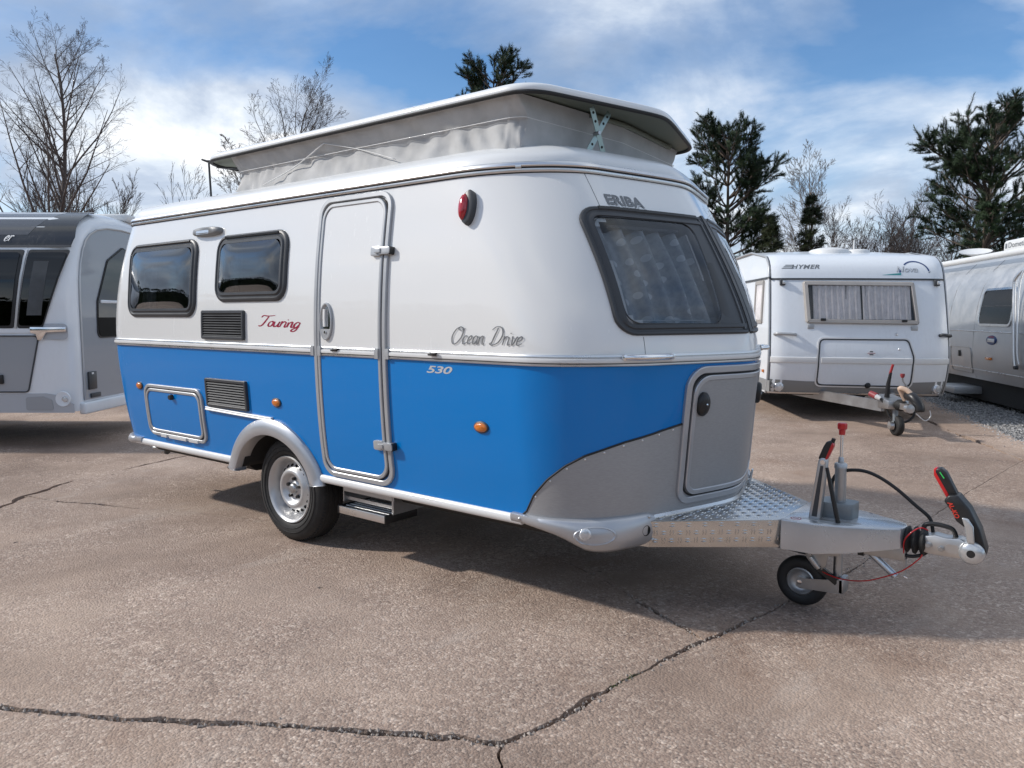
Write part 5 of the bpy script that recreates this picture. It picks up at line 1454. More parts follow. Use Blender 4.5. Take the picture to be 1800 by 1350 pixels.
lpatch(rpoly([(-.52, .43), (-.22, .43), (-.24, .55), (-.33, .585), (-.52, .575)], .03), .010, 'skirt_inset', 'mid_grey')
m = MB(); m.lathe([(.085, 0), (.080, .012), (.06, .010), (.03, .004), (0, .003)], (-.115, -.004, .555), (0, -1, 0), 24); mk = m.build('marker_lamp', 'pale_paint', lv, 60)
m = MB(); m.lathe([(.034, 0), (.03, .02), (0, .024)], (-.09, -.006, .555), (0, -1, 0), 16); m.build('lens', 'clear_lens', mk, 60)
lettering('side_lettering', script_vf('er', .13, .3), (-.735, -.635, 2.255, 2.325), lside, .010, 'print_white', lv, 0)
m = MB(); m.bb((-.55, 1.45, 2.63), (-.06, 1.95, 2.72)); m.build('roof_light', 'white_plastic', lv, 40, .03, 3)
m = MB(); m.bb((-6.5, .25, .38), (-.2, 2.05, .44)); m.build('floor', 'under_black', lv, None)
for y in (.28, 2.02): 
    mm = MB(); mm.lathe([(0, -.02), (.19, -.02), (.2, .0), (.31, .01), (.325, -.03), (.325, -.17), (0, -.17)], (-3.0, y if y < 1 else y + .17, .325), (0, -1, 0), 32); mm.build('wheel', 'tyre', lv, 50)

# --- right: white caravan facing the camera
hv = empty('touring_caravan', (1.419, 7.242, 0), R(38.3123 - 4.5))
hv.rotation_euler = (0, R(.45), R(38.3123 - 4.5))
tag(hv, 'older white caravan facing forward with a wide curtained front window', 'caravan')
HW = 1.20
HPROF = [(.36, .14), (.46, .08), (.60, .035), (.82, .0), (.93, .0), (1.10, .025), (1.40, .085), (1.70, .155), (1.93, .215), (1.96, .225), (2.06, .255), (2.16, .31), (2.24, .40), (2.295, .52), (2.325, .68), (2.345, .95), (2.37, 1.5)]
hyf = smooth([(z, y) for z, y in HPROF])
def hx(z): return HW - .03 * max(0, (z - 1.0)) / 1.3 - .02 * max(0, .8 - z)
def hfront(a, b, o):
    e = min(1, abs(a) / hx(b)); bow = .06 * e * e + .07 * max(0, (e - .86) / .14) ** 2
    return (a, hyf(b) + bow - o, b)
m = MB(); cols = [i / 30 * 2 - 1 for i in range(31)]; rows = []
zs_ = [.36 + (2.345 - .36) * i / 60 for i in range(61)]
rows = [[hfront(c * hx(z), z, 0) for c in cols] for z in zs_]
m.loft(rows, False); m.build('front_panel', 'hymer_white', hv, 180)
m = MB(); L_ = 5.6
for sg in (-1, 1):
    edge = [hfront(sg * hx(z), z, 0) for z in zs_] + [(sg * 1.16, 1.5, 2.40)]
    back = [(p[0], L_, p[2]) for p in edge]
    mm = MB(); mm.add(edge + [(sg * 1.16, L_, 2.40), (sg * (HW), L_, .36)], [tuple(range(len(edge) + 2))]); mm.build('side_wall', 'hymer_white', hv, None)
m = MB(); top = [hfront(c * hx(2.345), 2.345, 0) for c in cols]
m.loft([top, [(c * 1.165, 1.5, 2.40 + .03 * (1 - c * c)) for c in cols], [(c * 1.165, L_, 2.40 + .03 * (1 - c * c)) for c in cols]], False); m.build('roof', 'hymer_white', hv, 40)
m = MB(); m.bb((-1.15, .25, .34), (1.15, L_, .40)); m.build('floor', 'under_black', hv, None)
for sg in (-1, 1):
    m = MB(); m.tube([hfront(sg * (hx(z) + .004), z, -.012) for z in zs_[::2]] + [(sg * 1.18, 1.5, 2.402), (sg * 1.18, L_, 2.402)], .017, 8); m.build('edge_trim', 'grey_trim', hv, 60)
    m = MB(); m.tube([hfront(sg * (hx(z) - .012), z, -.002) for z in zs_[::2]] + [(sg * 1.17, 1.5, 2.41)], .007, 6); m.build('edge_seal', 'frame_grey', hv, 60)
def hring(poly, prof, name, mat, parent=hv, closed=True): return ring(poly, hfront, prof, closed, .08).build(name, mat, parent, 40)
def hpatch(poly, off, name, mat, parent=hv, sk=0.0): return patch(poly, hfront, off, sk, .10, .06).build(name, mat, parent, 50)
hring([(-1.17, 1.955), (1.17, 1.955)], [(-.012, -.002), (-.012, .014), (.008, .018), (.012, -.002)], 'front_gutter', 'frame_grey', hv, False)
for a, b in ((-1.19, -.60), (-.52, .62), (.70, 1.185)):
    hring([(a, .84), (b, .84)], [(-.042, -.002), (-.036, .016), (0, .022), (.036, .016), (.042, -.002)], 'bump_strip', 'cream_trim', hv, False)
hpatch([(-1.19, .385), (1.19, .385), (1.19, .565), (.7, .545), (-.7, .545), (-1.19, .565)], .003, 'lower_band', 'hymer_grey')
hring([(-1.185, .372), (1.185, .372)], [(-.012, -.01), (-.012, .014), (.012, .014), (.012, -.01)], 'lower_rail', 'alu', hv, False)
HWN = rpoly([(-.735, 1.345), (.765, 1.335), (.715, 1.915), (-.765, 1.925)], .04)
fw = hring(HWN, [(0, -.002), (0, .030), (-.012, .052), (-.05, .056), (-.058, .048), (-.058, -.01)], 'front_window', 'beige_trim'); tag(fw, 'wide front window with pleated grey curtains')
hpatch([(p[0] * .93, (p[1] - 1.63) * .86 + 1.63) for p in HWN], .004, 'reveal', 'frame_grey', fw, None)
curtain(hfront, -.64, -.01, 1.40, 1.86, .024, 8, 'hymer_curtain', fw, 8, .016); curtain(hfront, .015, .655, 1.40, 1.86, .024, 8, 'hymer_curtain', fw, 9, .016)
patch([(p[0] * .92, (p[1] - 1.63) * .85 + 1.63) for p in HWN], hfront, .052, None, .1, .08).build('pane', 'glass_clear', fw, 180)
for a, b in ((-.67, 1.325), (.70, 1.315)): m = MB(); m.bb((a - .045, hyf(b) + .0, b - .06), (a + .045, hyf(b) + .05, b)); m.build('window_catch', 'grey_trim', fw, 30, .006)
for a, b in ((-.52, 1.395), (.55, 1.385)): m = MB(); q = hfront(a, b, .06); m.box(q, (.07, .02, .035)); m.build('window_latch', 'black_plastic', fw, 30, .005)
HH = rpoly([(-.575, .49), (.690, .48), (.690, .90), (.615, 1.135), (-.56, 1.135), (-.575, .90)], .09)
hh = hpatch(HH, .006, 'gas_hatch', 'hymer_white')
hring(HH, [(0, .002), (0, .014), (-.016, .014), (-.018, .002)], 'hatch_seal', 'frame_grey', hh)
ring(shrink(HH, -.02), hfront, [(0, .001), (0, .010), (-.018, .010), (-.018, .001)], True, .08).build('hatch_trim', 'cream_trim', hh, 40)
hring([(-.535, .84), (.665, .84)], [(-.042, .004), (-.036, .026), (0, .030), (.036, .026), (.042, .004)], 'hatch_strip', 'cream_trim', hh, False)
m = MB(); m.lathe([(0, .03), (.03, .028), (.042, 0)], hfront(.115, .50, .008), (0, -1, 0), 14); m.build('hatch_lock', 'black_plastic', hh, 60)
m = MB(); m.prism(rpoly([(.12, .885), (.185, .945), (.12, 1.005), (.055, .945)], .004), lambda a, b, o: hfront(a, b, o), .009, .011); m.build('hatch_badge', 'print_white', hh, None)
for z_, w__ in ((.966, .04), (.926, .05)): m = MB(); q = hfront(.12, z_, .0125); m.box(q, (w__, .002, .014)); m.build('badge_mark', 'print_dark', hh, None)
m = MB(); q = hfront(.12, .945, .0125); m.box(q, (.10, .002, .006)); m.build('badge_line', 'print_red', hh, None)
for a, b in ((.46, 1.20), (.49, 1.00)): m = MB(); m.lathe([(0, .02), (.014, .016), (.018, 0)], hfront(a, b, 0), (0, -1, 0), 12); m.build('stud', 'alu', hv, 60)
for sg in (-1, 1):
    q = hfront(sg * 1.06, .462, .004); m = MB(); m.lathe([(0, .034), (.045, .030), (.052, .016), (.066, .012), (.072, -.02)], q, (sg * .35, -1, 0), 20); m.build('position_lamp', 'clear_lens', hv, 50)
    q = hfront(sg * 1.03, 1.905, .02); m = MB(); m.box(q, (.075, .05, .085)); lp_ = m.build('clearance_lamp', 'frame_grey', hv, 40, .012, 3); m = MB(); m.box((q[0] + .012, q[1] - .03, q[2]), (.04, .03, .05)); m.build('lens', 'clear_lens', lp_, 40, .008)
    a0, a1 = (-1.14, -.87) if sg < 0 else (1.04, 1.22)
    m = MB(); m.tube(catmull([hfront(a0, 1.19, 0), hfront(a0 + .03, 1.20, .045), hfront((a0 + a1) / 2, 1.195, .055), hfront(a1 - .03, 1.19, .045), hfront(a1, 1.185, 0)], 4), .022, 8); m.build('grab_handle', 'frame_grey' if sg > 0 else 'grey_trim', hv, 60)
lettering('maker_name', text_vf('HYMER', .03, .35, 0, 1.1), (-.90, -.52, 2.095, 2.155), hfront, .002, 'print_grey', hv, 0)
for i, (a, w__) in enumerate(((-1.035, .165), (-1.02, .14), (-1.005, .115))):
    z_ = 2.098 + i * .022; m = MB(); m.prism([(a + i * .01, z_), (a + w__ + i * .012, z_), (a + w__ + .01 + i * .012, z_ + .011), (a + .02 + i * .01, z_ + .011)], hfront, .001, .003); m.build('maker_mark', 'print_grey', hv, None)
lettering('model_name', text_vf('Nova', .01, .25), (.50, .79, 2.055, 2.135), hfront, .004, 'print_silver', hv, 0)
lettering('model_name_edge', text_vf('Nova', .02, .25), (.504, .794, 2.050, 2.130), hfront, .002, 'print_grey', hv, 0)
arcp = [(.755 + .19 * math.cos(R(a)), 2.040 + .165 * math.sin(R(a))) for a in range(10, 140, 6)]
ring(arcp, hfront, [(-.009, .001), (-.009, .0035), (.009, .0035), (.009, .001)], False).build('model_arc', 'print_navy', hv, None)
m = MB(); m.prism([(.30, 2.012), (.56, 2.012), (.56, 2.040)], hfront, .001, .0035); m.build('model_swoosh', 'print_teal', hv, None)
m = MB(); m.prism([(.535, 2.045), (.555, 2.045), (.575, 2.085), (.545, 2.095)], hfront, .001, .0030); m.build('model_swoosh', 'print_navy', hv, None)
m = MB(); m.prism([(.93, 2.045), (.95, 2.062), (1.12, 2.058)], hfront, .001, .0035); m.build('model_swoosh', 'print_grey', hv, None)
# side window and door line on the visible side
def hside(a, b, o): return (-(HW - .03 * max(0, (b - 1.0)) / 1.3) - o, a, b)
sw = ring(rrect(.62, 1.12, 1.33, 1.95, .04), hside, [(0, -.002), (0, .02), (-.05, .022), (-.055, 0)], True, .2).build('side_window', 'beige_trim', hv, 40)
patch(rrect(.66, 1.08, 1.37, 1.91, .03), hside, .004, None, 0, 0).build('reveal', 'hymer_curtain', sw, None)
patch(rrect(.65, 1.09, 1.36, 1.92, .03), hside, .016, None, .2, .2).build('pane', 'glass_clear', sw, None)
ring([(.30, 1.975), (5.0, 1.975)], hside, [(-.012, 0), (-.012, .02), (.012, .02), (.012, 0)], False, 1).build('side_gutter', 'frame_grey', hv, 40)
m = MB(); m.box(hside(.42, .66, .012), (.02, .07, .04)); m.build('side_marker', 'amber_lens', hv, 40, .006)
patch([(.05, .39), (5, .39), (5, .55), (.05, .55)], hside, .004, None, 0, 0).build('side_band', 'hymer_grey', hv, None)
# roof furniture
m = MB(); m.lathe([(.30, -.06), (.30, .03), (.26, .055), (.15, .08), (0, .085)], (-.02, 1.5, 2.40), (0, 0, 1), 28); m.build('roof_dome', 'white_plastic', hv, 60)
m = MB(); m.lathe([(.18, -.06), (.18, .03), (.15, .055), (0, .07)], (.40, 1.5, 2.40), (0, 0, 1), 20); m.build('roof_vent', 'white_plastic', hv, 60)
m = MB(); m.cyl((.40, 1.65, 2.45), (.40, 1.65, 2.62), .016, .010, 8); m.build('roof_aerial', 'white_plastic', hv)
# drawbar, coupling, jockey wheel
m = MB()
for sg in (-1, 1):
    mm = MB(); mm.bar((sg * .75, .9, .36), (sg * .075, -.98, .335), .05, .13); mm.build('drawbar_beam', 'galv', hv, 30)
m = MB(); m.prism([(-.82, .335), (-.82, .40), (-.62, .47), (-1.34, .40)], lambda a, b, o: (o, a, b), -.11, .11)
m = MB(); m.prism([(-.70, .29), (-.70, .40), (-.78, .47), (-1.25, .43), (-1.25, .33)], lambda a, b, o: (o, a, b), -.12, .12); m.build('overrun_housing', 'galv', hv, 40, .01)
m = MB(); m.lathe([(.045, 0), (.07, .03), (.05, .05), (.07, .08), (.05, .10), (.06, .13), (.04, .15)], (0, -1.25, .385), (0, -1, 0), 16); m.build('gaiter', 'black_rubber', hv, 60)
m = MB(); m.bb((-.045, -1.56, .35), (.045, -1.38, .42)); m.lathe([(0, .05), (.05, .045), (.055, -.02), (0, -.03)], (-.01, -1.56, .375), (0, -1, 0), 16); m.build('coupling_head', 'cast_alu', hv, 40)
m = MB(); m.tube(catmull([(.03, -1.42, .52), (.05, -1.52, .50), (.09, -1.58, .42), (.10, -1.60, .34)], 4), [.055] * 12 + [.045], 10); m.build('stabiliser_handle', 'black_plastic', hv, 60)
m = MB(); m.tube(catmull([(.02, -1.38, .46), (-.04, -1.40, .56), (-.06, -1.42, .60), (.0, -1.46, .58), (.05, -1.50, .52)], 4), .030, 8); m.build('stabiliser_grip', 'peach_plastic', hv, 60)
m = MB(); m.tube([(-.05, -1.02, .42), (-.045, -1.03, .62), (-.03, -1.05, .76)], [.035, .026, .018], 8); m.build('brake_lever', 'black_plastic', hv, 60)
m = MB(); m.tube([(-.035, -1.045, .745), (-.012, -1.06, .86)], [.017, .016], 8); m.build('brake_grip', 'grip_red', hv, 60)
m = MB(); m.tube([(.19, -1.10, .44), (.17, -1.10, .56), (.10, -1.10, .66), (.09, -1.10, .71)], .009, 6); m.build('crank_rod', 'galv', hv, 60)
m = MB(); m.lathe([(.016, 0), (.026, .024), (.026, .05), (0, .052)], (.09, -1.10, .70), (0, 0, 1), 10); m.build('crank_knob', 'plug_red', hv, 40)
m = MB(); m.cyl((-.22, -.94, .49), (-.17, -1.02, .458), .036, .042, 12); m.build('electric_plug', 'plug_red', hv, 50)
m = MB(); m.cyl((-.18, -1.02, .46), (-.14, -1.06, .435), .034, .024, 12); m.build('plug_cap', 'white_plastic', hv, 50)
m = MB(); m.tube(catmull([(-.14, -1.06, .435), (-.09, -1.10, .36), (-.06, -1.14, .24), (.02, -1.20, .17), (.12, -1.22, .18), (.20, -1.22, .26), (.19, -1.20, .34)], 5), .014, 6); m.build('electric_cable', 'black_rubber', hv, 60)
m = MB(); m.tube(catmull([(.14, -1.40, .30), (.24, -1.42, .22), (.30, -1.42, .27), (.29, -1.42, .34)], 5), .007, 6); m.build('breakaway_cable', 'white_plastic', hv, 60)
m = MB(); m.cyl((.0, -1.18, .18), (.0, -1.16, .40), .035, .035, 12); m.build('jockey_column', 'galv_dark', hv, 60)
m = MB(); m.lathe([(0, -.04), (.07, -.04), (.10, -.042), (.12, -.03), (.125, 0), (.12, .03), (.10, .042), (.07, .04), (0, .04)], (.02, -1.18, .125), (1, .15, 0), 24); m.build('jockey_wheel', 'tyre', hv, 50)
m = MB(); m.lathe([(0, .05), (.05, .045), (.055, .0)], (-.03, -1.19, .125), (-1, 0, 0), 14); m.build('jockey_rim', 'cast_alu', hv, 50)

for x in (-1.02, 1.02):
    mm = MB(); mm.lathe([(0, -.1), (.30, -.1), (.32, -.07), (.32, .07), (.30, .1), (0, .1)], (x, 3.0, .32), (1, 0, 0), 28); mm.build('wheel', 'tyre', hv, 50)

# --- far right: polished aluminium trailer seen along its side
av = empty('aluminium_trailer', (3.056, 9.364, 0), R(-62.4))
tag(av, 'polished aluminium trailer with a rolled awning, cut by the right edge', 'caravan')
ASEC = [(.09, .40), (.03, .60), (.0, .85), (.0, 1.10), (.012, 1.35), (.05, 1.65), (.12, 1.92), (.24, 2.16), (.42, 2.36), (.68, 2.50), (1.0, 2.56), (1.25, 2.57)]
ayf = smooth([(z, y) for y, z in ASEC[:11]])
def aside(a, b, o): return (a, ayf(b) - o, b)
full = ASEC + [(2.5 - y, z) for y, z in ASEC[-2::-1]]
m = MB(); m.loft([[(x, y, z) for y, z in full] for x in (-5.5, -4, -2, 0, 2, 3.2)], True, True); m.build('body', 'polished_alu', av, 60)
for x in (-2.9, -1.75, .12, 1.2):
    m = MB(); m.tube([aside(x, z, .001) for z in (.42, .8, 1.2, 1.6, 1.9, 2.2, 2.36)], .006, 4); m.build('panel_joint', 'alu_dull', av, None)
for z in (1.195, .56):
    m = MB(); m.tube([aside(x, z, .002) for x in (-5.4, 3.1)], .010, 6); m.build('belt_line', 'alu', av, 60)
AW = rrect(-1.60, -.38, 1.285, 1.885, .11, 8)
aw = ring(AW, aside, [(0, -.004), (0, .020), (-.035, .022), (-.04, 0)], True, .1).build('window', 'alu', av, 50)
patch(shrink(AW, .036), aside, .012, None, .2, .08).build('pane', 'tinted_black', aw, 60)
ring([(-1.55, 1.60), (-.42, 1.60)], aside, [(-.008, .010), (-.008, .016), (.008, .016), (.008, .010)], False).build('window_bar', 'black_plastic', aw)
m = MB(); m.tube([(-5.3, .22, 2.42), (3.1, .22, 2.42)], .055, 16); m.build('awning_roll', 'white_plastic', av, 60)
m = MB(); m.tube(catmull([(.10, .20, 2.36), (-.02, .10, 2.22), (-.20, -.03, 2.02), (-.215, -.05, 1.8), (-.10, -.06, .98), (-.06, -.05, .72)], 5), .026, 8); m.build('awning_arm', 'alu', av, 60)
m = MB(); m.tube(catmull([(.0, .10, 2.26), (-.12, -.02, 1.95), (-.02, -.05, 1.0), (.02, -.03, .75)], 5), .018, 8); m.build('awning_brace', 'alu', av, 60)
m = MB(); m.lathe([(0, .02), (.03, .02), (.035, -.03)], (-.06, -.04, .70), (0, -1, 0), 12); m.build('awning_foot', 'frame_grey', av)
m = MB(); m.loft([[aside(-1.02 + .19 * k * math.cos(R(a)), 1.065 + .075 * k * math.sin(R(a)), o) for a in range(0, 360, 15)] for k, o in ((1, 0), (.95, .012), (.05, .013))]); bd_ = m.build('maker_badge', 'print_navy', av, 60)
m = MB(); m.box(aside(-1.02, 1.06, .016), (.26, .006, .055)); m.build('badge_bar', 'print_silver', bd_, 30, .004)
m = MB(); m.box(aside(-1.02, 1.115, .010), (.20, .006, .02)); m.build('badge_arc', 'print_red', bd_, 30, .004)
m = MB(); m.box(aside(-1.10, .77, .010), (.20, .03, .045)); m.build('side_marker', 'amber_lens', av, 40, .010)
ring(rrect(-2.75, -1.80, .48, .92, .08), aside, [(0, 0), (0, .010), (-.02, .010), (-.022, 0)], True, .2).build('locker_door', 'alu_dull', av, 50)
m = MB(); m.box(aside(-2.30, .80, .01), (.06, .02, .10)); m.build('locker_handle', 'black_plastic', av, 30)
ring(rrect(.28, 1.2, .50, 1.15, .10), aside, [(0, 0), (0, .012), (-.03, .012), (-.034, 0)], True, .2).build('locker_door', 'alu_dull', av, 50)
m = MB(); m.bb((-5.4, .18, .05), (3.0, 2.3, .42)); m.build('under_block', 'under_black', av, None)  # plain black block filling the space below the body
m = MB(); m.bb((-2.55, -.25, .14), (-1.75, .2, .26)); m.build('folding_step', 'grey_trim', av, 30, .02)
m = MB(); m.bb((-2.42, -.262, .175), (-2.2, -.252, .21)); m.build('step_slot', 'dark_void', av, None)
m = MB(); m.lathe([(.0, .006), (.16, .02), (.27, .055), (.275, .058), (.26, .045), (.13, .0), (0, -.012)], (-3.55, .62, 2.58), (.25, -.1, 1), 28); m.build('satellite_dish', 'white_plastic', av, 60)
m = MB(); m.bb((-2.38, .62, 2.48), (-1.15, 1.32, 2.72)); ac = m.build('air_conditioner', 'white_plastic', av, 40, .06, 3)
lettering('cooler_lettering', text_vf('Dometic', .01), (-2.16, -1.50, 2.58, 2.67), lambda a, b, o: (a, .62 - o, b), .003, 'print_grey', av, 0)
m = MB(); m.bb((-2.28, .616, 2.58), (-2.21, .6195, 2.66)); m.build('cooler_mark', 'print_grey', av, None)
# ------------------------------------------------------------------ trees
def bark(name, c0, c1):
    t = NT(name); f = t.noise(t.coord(scale=(1, 1, .4)), 9, 6, .7)
    t.set(color=t.ramp(f, [(.3, c0), (.7, c1)]), rough=.9); t.bump(f, .5, .03); return t.m
MAT['bark_dark'] = bark('bark_dark', (.035, .028, .024), (.095, .080, .068))
MAT['twig'] = bark('twig', (.055, .042, .038), (.12, .095, .085))
MAT['twig_pale'] = bark('twig_pale', (.11, .09, .075), (.21, .18, .15))
MAT['bark_pine'] = bark('bark_pine', (.055, .042, .034), (.15, .115, .09))
def leafmat(name, c0, c1):
    t = NT(name); g = t.n.new('ShaderNodeNewGeometry')
    f = t.noise(t.coord(), 1.3, 4, .6)
    c = t.ramp(g.outputs['Random Per Island'], [(0, c0), (1, c1)])
    t.set(color=t.mix(t.ramp(f, [(.35, 0.0), (.7, .5)]), c, c1), rough=.6, spec=.25); return t.m
MAT['needles'] = leafmat('needles', (.010, .022, .010), (.034, .058, .022))
MAT['needles_spruce'] = leafmat('needles_spruce', (.012, .020, .008), (.035, .045, .016))
MAT['hedge_leaf'] = leafmat('hedge_leaf', (.02, .032, .012), (.06, .075, .03))

def add_tube(m, pts, rs, n):
    k = len(pts); base = len(m.v); ref = None
    for i, p in enumerate(pts):
        d = (pts[min(i + 1, k - 1)] - pts[max(i - 1, 0)])
        if d.length < 1e-9: d = Vector((0, 0, 1))
        d.normalize()
        if ref is None: ref = d.orthogonal().normalized()
        ref = ref - d * ref.dot(d)
        ref = ref.normalized() if ref.length > 1e-6 else d.orthogonal().normalized()
        q = d.cross(ref)
        for j in range(n):
            t = 6.2832 * j / n; v = p + (ref * math.cos(t) + q * math.sin(t)) * rs[i]; m.v.append((v.x, v.y, v.z))
    for i in range(k - 1):
        for j in range(n):
            j2 = (j + 1) % n; m.f.append((base + i * n + j, base + i * n + j2, base + (i + 1) * n + j2, base + (i + 1) * n + j))
def rot_dir(d, ang, az):
    x = d.orthogonal().normalized(); y = d.cross(x)
    return (d * math.cos(ang) + (x * math.cos(az) + y * math.sin(az)) * math.sin(ang)).normalized()
def bare_tree(name, loc, H, label, seed, spread=.55, levels=4, counts=(16, 9, 6, 5), trop=.10, ang=(28, 58), r0=.10, forks=0, mat='twig', lean=0.0, start=.22, group='bare trees beyond the caravans', ratio=(.55, .5, .5, .45), stems=1, rmin=.0045, wob=.10, lenf=1.0, fork_az=None):
    rg = random.Random(seed); root = empty(name, loc); tag(root, label, 'tree' if H > 3.2 else 'bush', group)
    trunk, crown = MB(), MB()
    def branch(p, d, L, r, lev, mbuf):
        n = max(3, int(5 - lev * .6) + (5 if lev == 0 else 0)); pts = [p.copy()]; st = L / n; dd = d.copy()
        for i in range(n):
            dd = (dd + Vector((rg.gauss(0, wob), rg.gauss(0, wob), rg.gauss(0, wob * .6) + trop * (1 if lev < 3 else .3)))).normalized()
            pts.append(pts[-1] + dd * st)
        rs = [max(rmin, r * (1 - .82 * i / n)) for i in range(n + 1)]
        add_tube(mbuf, pts, rs, 7 if lev == 0 else 4 if lev == 1 else 3)
        if lev >= levels: return
        for k in range(counts[lev]):
            t = (start if lev == 0 else .18) + (1 - (start if lev == 0 else .18)) * (k + rg.random()) / counts[lev]
            f = t * n; i = min(int(f), n - 1); q = pts[i].lerp(pts[i + 1], f - i); pd = (pts[i + 1] - pts[i]).normalized()
            c = rot_dir(pd, R(rg.uniform(*ang)) * (1 - .25 * t), rg.random() * 6.2832)
            ll = L * ratio[lev] * (1.15 - .75 * t) * rg.uniform(.75, 1.2) * (lenf if lev == 0 else 1)
            branch(q, c, ll, max(rmin, r * (1 - .8 * t) * .55), lev + 1, crown)
    for s in range(stems):
        off = Vector((rg.gauss(0, .25), rg.gauss(0, .25), 0)) if stems > 1 else Vector((0, 0, 0))
        d0 = Vector((rg.gauss(0, .08) + lean, rg.gauss(0, .08), 1)) if stems == 1 else Vector((rg.gauss(0, .35), rg.gauss(0, .35), 1))
        branch(off, d0.normalized(), H * (1 if stems == 1 else rg.uniform(.7, 1)), r0, 0, trunk)
    for fk in range(forks):
        a = rg.random() * 6.28 if fork_az is None else fork_az
        branch(Vector((0, 0, H * .22)), Vector((.33 * math.cos(a), .33 * math.sin(a), 1)).normalized(), H * .60, r0 * .7, 0, crown)
    obj('trunk', trunk.vf, mat, root, 180, recalc=False); obj('crown', crown.vf, mat, root, 180, recalc=False)
    return root
def pine_tree(name, loc, H, label, seed, base=.35, rad=2.0, whorls=15, top=.25, mat='needles', tuft=.155, density=1.5, spruce=False, skew=0):
    rg = random.Random(seed); root = empty(name, loc); tag(root, label, 'tree', 'evergreens beyond the caravans')
    trunk, limbs, leaf = MB(), MB(), MB()
    n = 14; pts = [Vector((.25 * mnoise.noise((i * .3, seed, 0)) * (i / n), .25 * mnoise.noise((i * .3, seed, 9)) * (i / n), H * i / n)) for i in range(n + 1)]
    add_tube(trunk, pts, [max(.03, .017 * H * (1 - .88 * i / n)) * (1.25 if i == 0 else 1) for i in range(n + 1)], 9)
    def at(z):
        f = z / H * n; i = min(int(f), n - 1); return pts[i].lerp(pts[i + 1], f - i)
    def tuftf(p, d):
        d = (d + Vector((0, 0, .5 if not spruce else .1))).normalized(); x = d.orthogonal().normalized(); y = d.cross(x); L = tuft * rg.uniform(.7, 1.35)
        for k in range(13):
            a = rg.random() * 6.2832; sp = rg.uniform(.45, 1.25); o = rg.uniform(-.25, .45) * L
            e = (d * (1 - sp * .55) + (x * math.cos(a) + y * math.sin(a)) * sp).normalized() * L * rg.uniform(.45, .8)
            s = e.cross(d); s = s.normalized() * L * .042 if s.length > 1e-6 else x * .01
            b = p + d * o; q = len(leaf.v)
            for v in (b - s, b + s, b + e + s * .3, b + e - s * .3): leaf.v.append((v.x, v.y, v.z))
            leaf.f.append((q, q + 1, q + 2, q + 3))
    for w in range(whorls):
        t = base + (1 - base) * (w + rg.random() * .7) / whorls; z = H * min(t, .985)
        q = (t - base) / (1 - base)
        prof = (math.sin(math.pi * min(.97, .17 + q * .74)) ** .7 if not spruce else (1.02 - q)) * rad + (top if not spruce else .05)
        for k in range(rg.choice((4, 5, 5, 6)) if not spruce else 8):
            az = rg.random() * 6.2832; L = prof * rg.uniform(.62, 1.15) * (1 + skew * math.cos(az)); el = (.16 + .62 * q) if not spruce else (-.25 + .5 * q)
            d = Vector((math.cos(az), math.sin(az), el + rg.gauss(0, .12))).normalized(); p = at(z); seg = 5; lp = [p]
            for i in range(seg):
                d = (d + Vector((rg.gauss(0, .10), rg.gauss(0, .10), .10 + rg.gauss(0, .06)))).normalized(); lp.append(lp[-1] + d * L / seg)
            add_tube(limbs, lp, [max(.008, .035 * L / 1.6 * (1 - .85 * i / seg)) for i in range(seg + 1)], 4)
            ns = max(5, int(L * 8 * density))
            for s in range(ns):
                f = (.30 + .70 * rg.random() ** .7) * seg; i = min(int(f), seg - 1); b = lp[i].lerp(lp[i + 1], f - i); dd = (lp[i + 1] - lp[i]).normalized()
                c = rot_dir(dd, R(rg.uniform(30, 70)), rg.random() * 6.2832); c = (c + Vector((0, 0, .25 if not spruce else 0))).normalized(); l2 = L * .30 * rg.uniform(.4, 1.1) * (1.15 - .6 * f / seg) + .12
                e = b + c * l2; add_tube(limbs, [b, b.lerp(e, .5) + Vector((0, 0, .02)), e], [.009, .007, .005], 3)
                for g in range(max(3, int(l2 / (tuft * .36)))):
                    tuftf(b.lerp(e, .35 + .65 * (g + .5) / max(3, int(l2 / (tuft * .36)))), c)
            tuftf(lp[-1], d)
    obj('trunk', trunk.vf, 'bark_pine', root, 180, recalc=False); obj('limbs', limbs.vf, 'bark_pine', root, 180, recalc=False); obj('crown', leaf.vf, mat, root, None, recalc=False)
    return root
bare_tree('birch_tree', (-18.23, 3.88, -.04), 9.24, 'tall bare birch above the pale grey caravan at the left', 3, counts=(38, 9, 6, 4), ang=(34, 58), trop=.06, r0=.11, forks=0, mat='twig', start=.20, ratio=(.43, .42, .50, .48), wob=.08, fork_az=R(38), rmin=.0022)
bare_tree('hazel_bush', (-22.44, 8.21, -.04), 6.01, 'brown twiggy bush to the right of the birch', 7, counts=(14, 8, 6, 4), stems=9, r0=.035, levels=3, ang=(15, 40), mat='twig')
bare_tree('thin_sapling', (-22.44, 9.48, -.04), 5.85, 'thin bare sapling at the edge of the twiggy bush', 8, counts=(14, 6, 4, 3), r0=.03, levels=3, ang=(20, 45))
bare_tree('bare_tree', (-15.93, 10.80, -.04), 8.05, 'bare fan shaped tree behind the rear half of the raised roof', 12, counts=(22, 9, 6, 4), r0=.085, ang=(26, 62), start=.42, ratio=(.46, .5, .5, .45), mat='twig', wob=.09, rmin=.003, forks=1, fork_az=R(205))
bare_tree('bare_tree', (-18.37, 10.15, -.04), 6.19, 'smaller bare tree behind the rear end of the raised roof', 14, counts=(16, 8, 6, 4), r0=.07, ang=(25, 60), start=.4, ratio=(.40, .5, .5, .45), trop=.04, mat='twig')
pine_tree('pine_tree', (-14.99, 19.20, -.04), 10.35, 'pine whose tip shows above the middle of the raised roof', 21, base=.45, rad=1.75, whorls=19, top=.4)
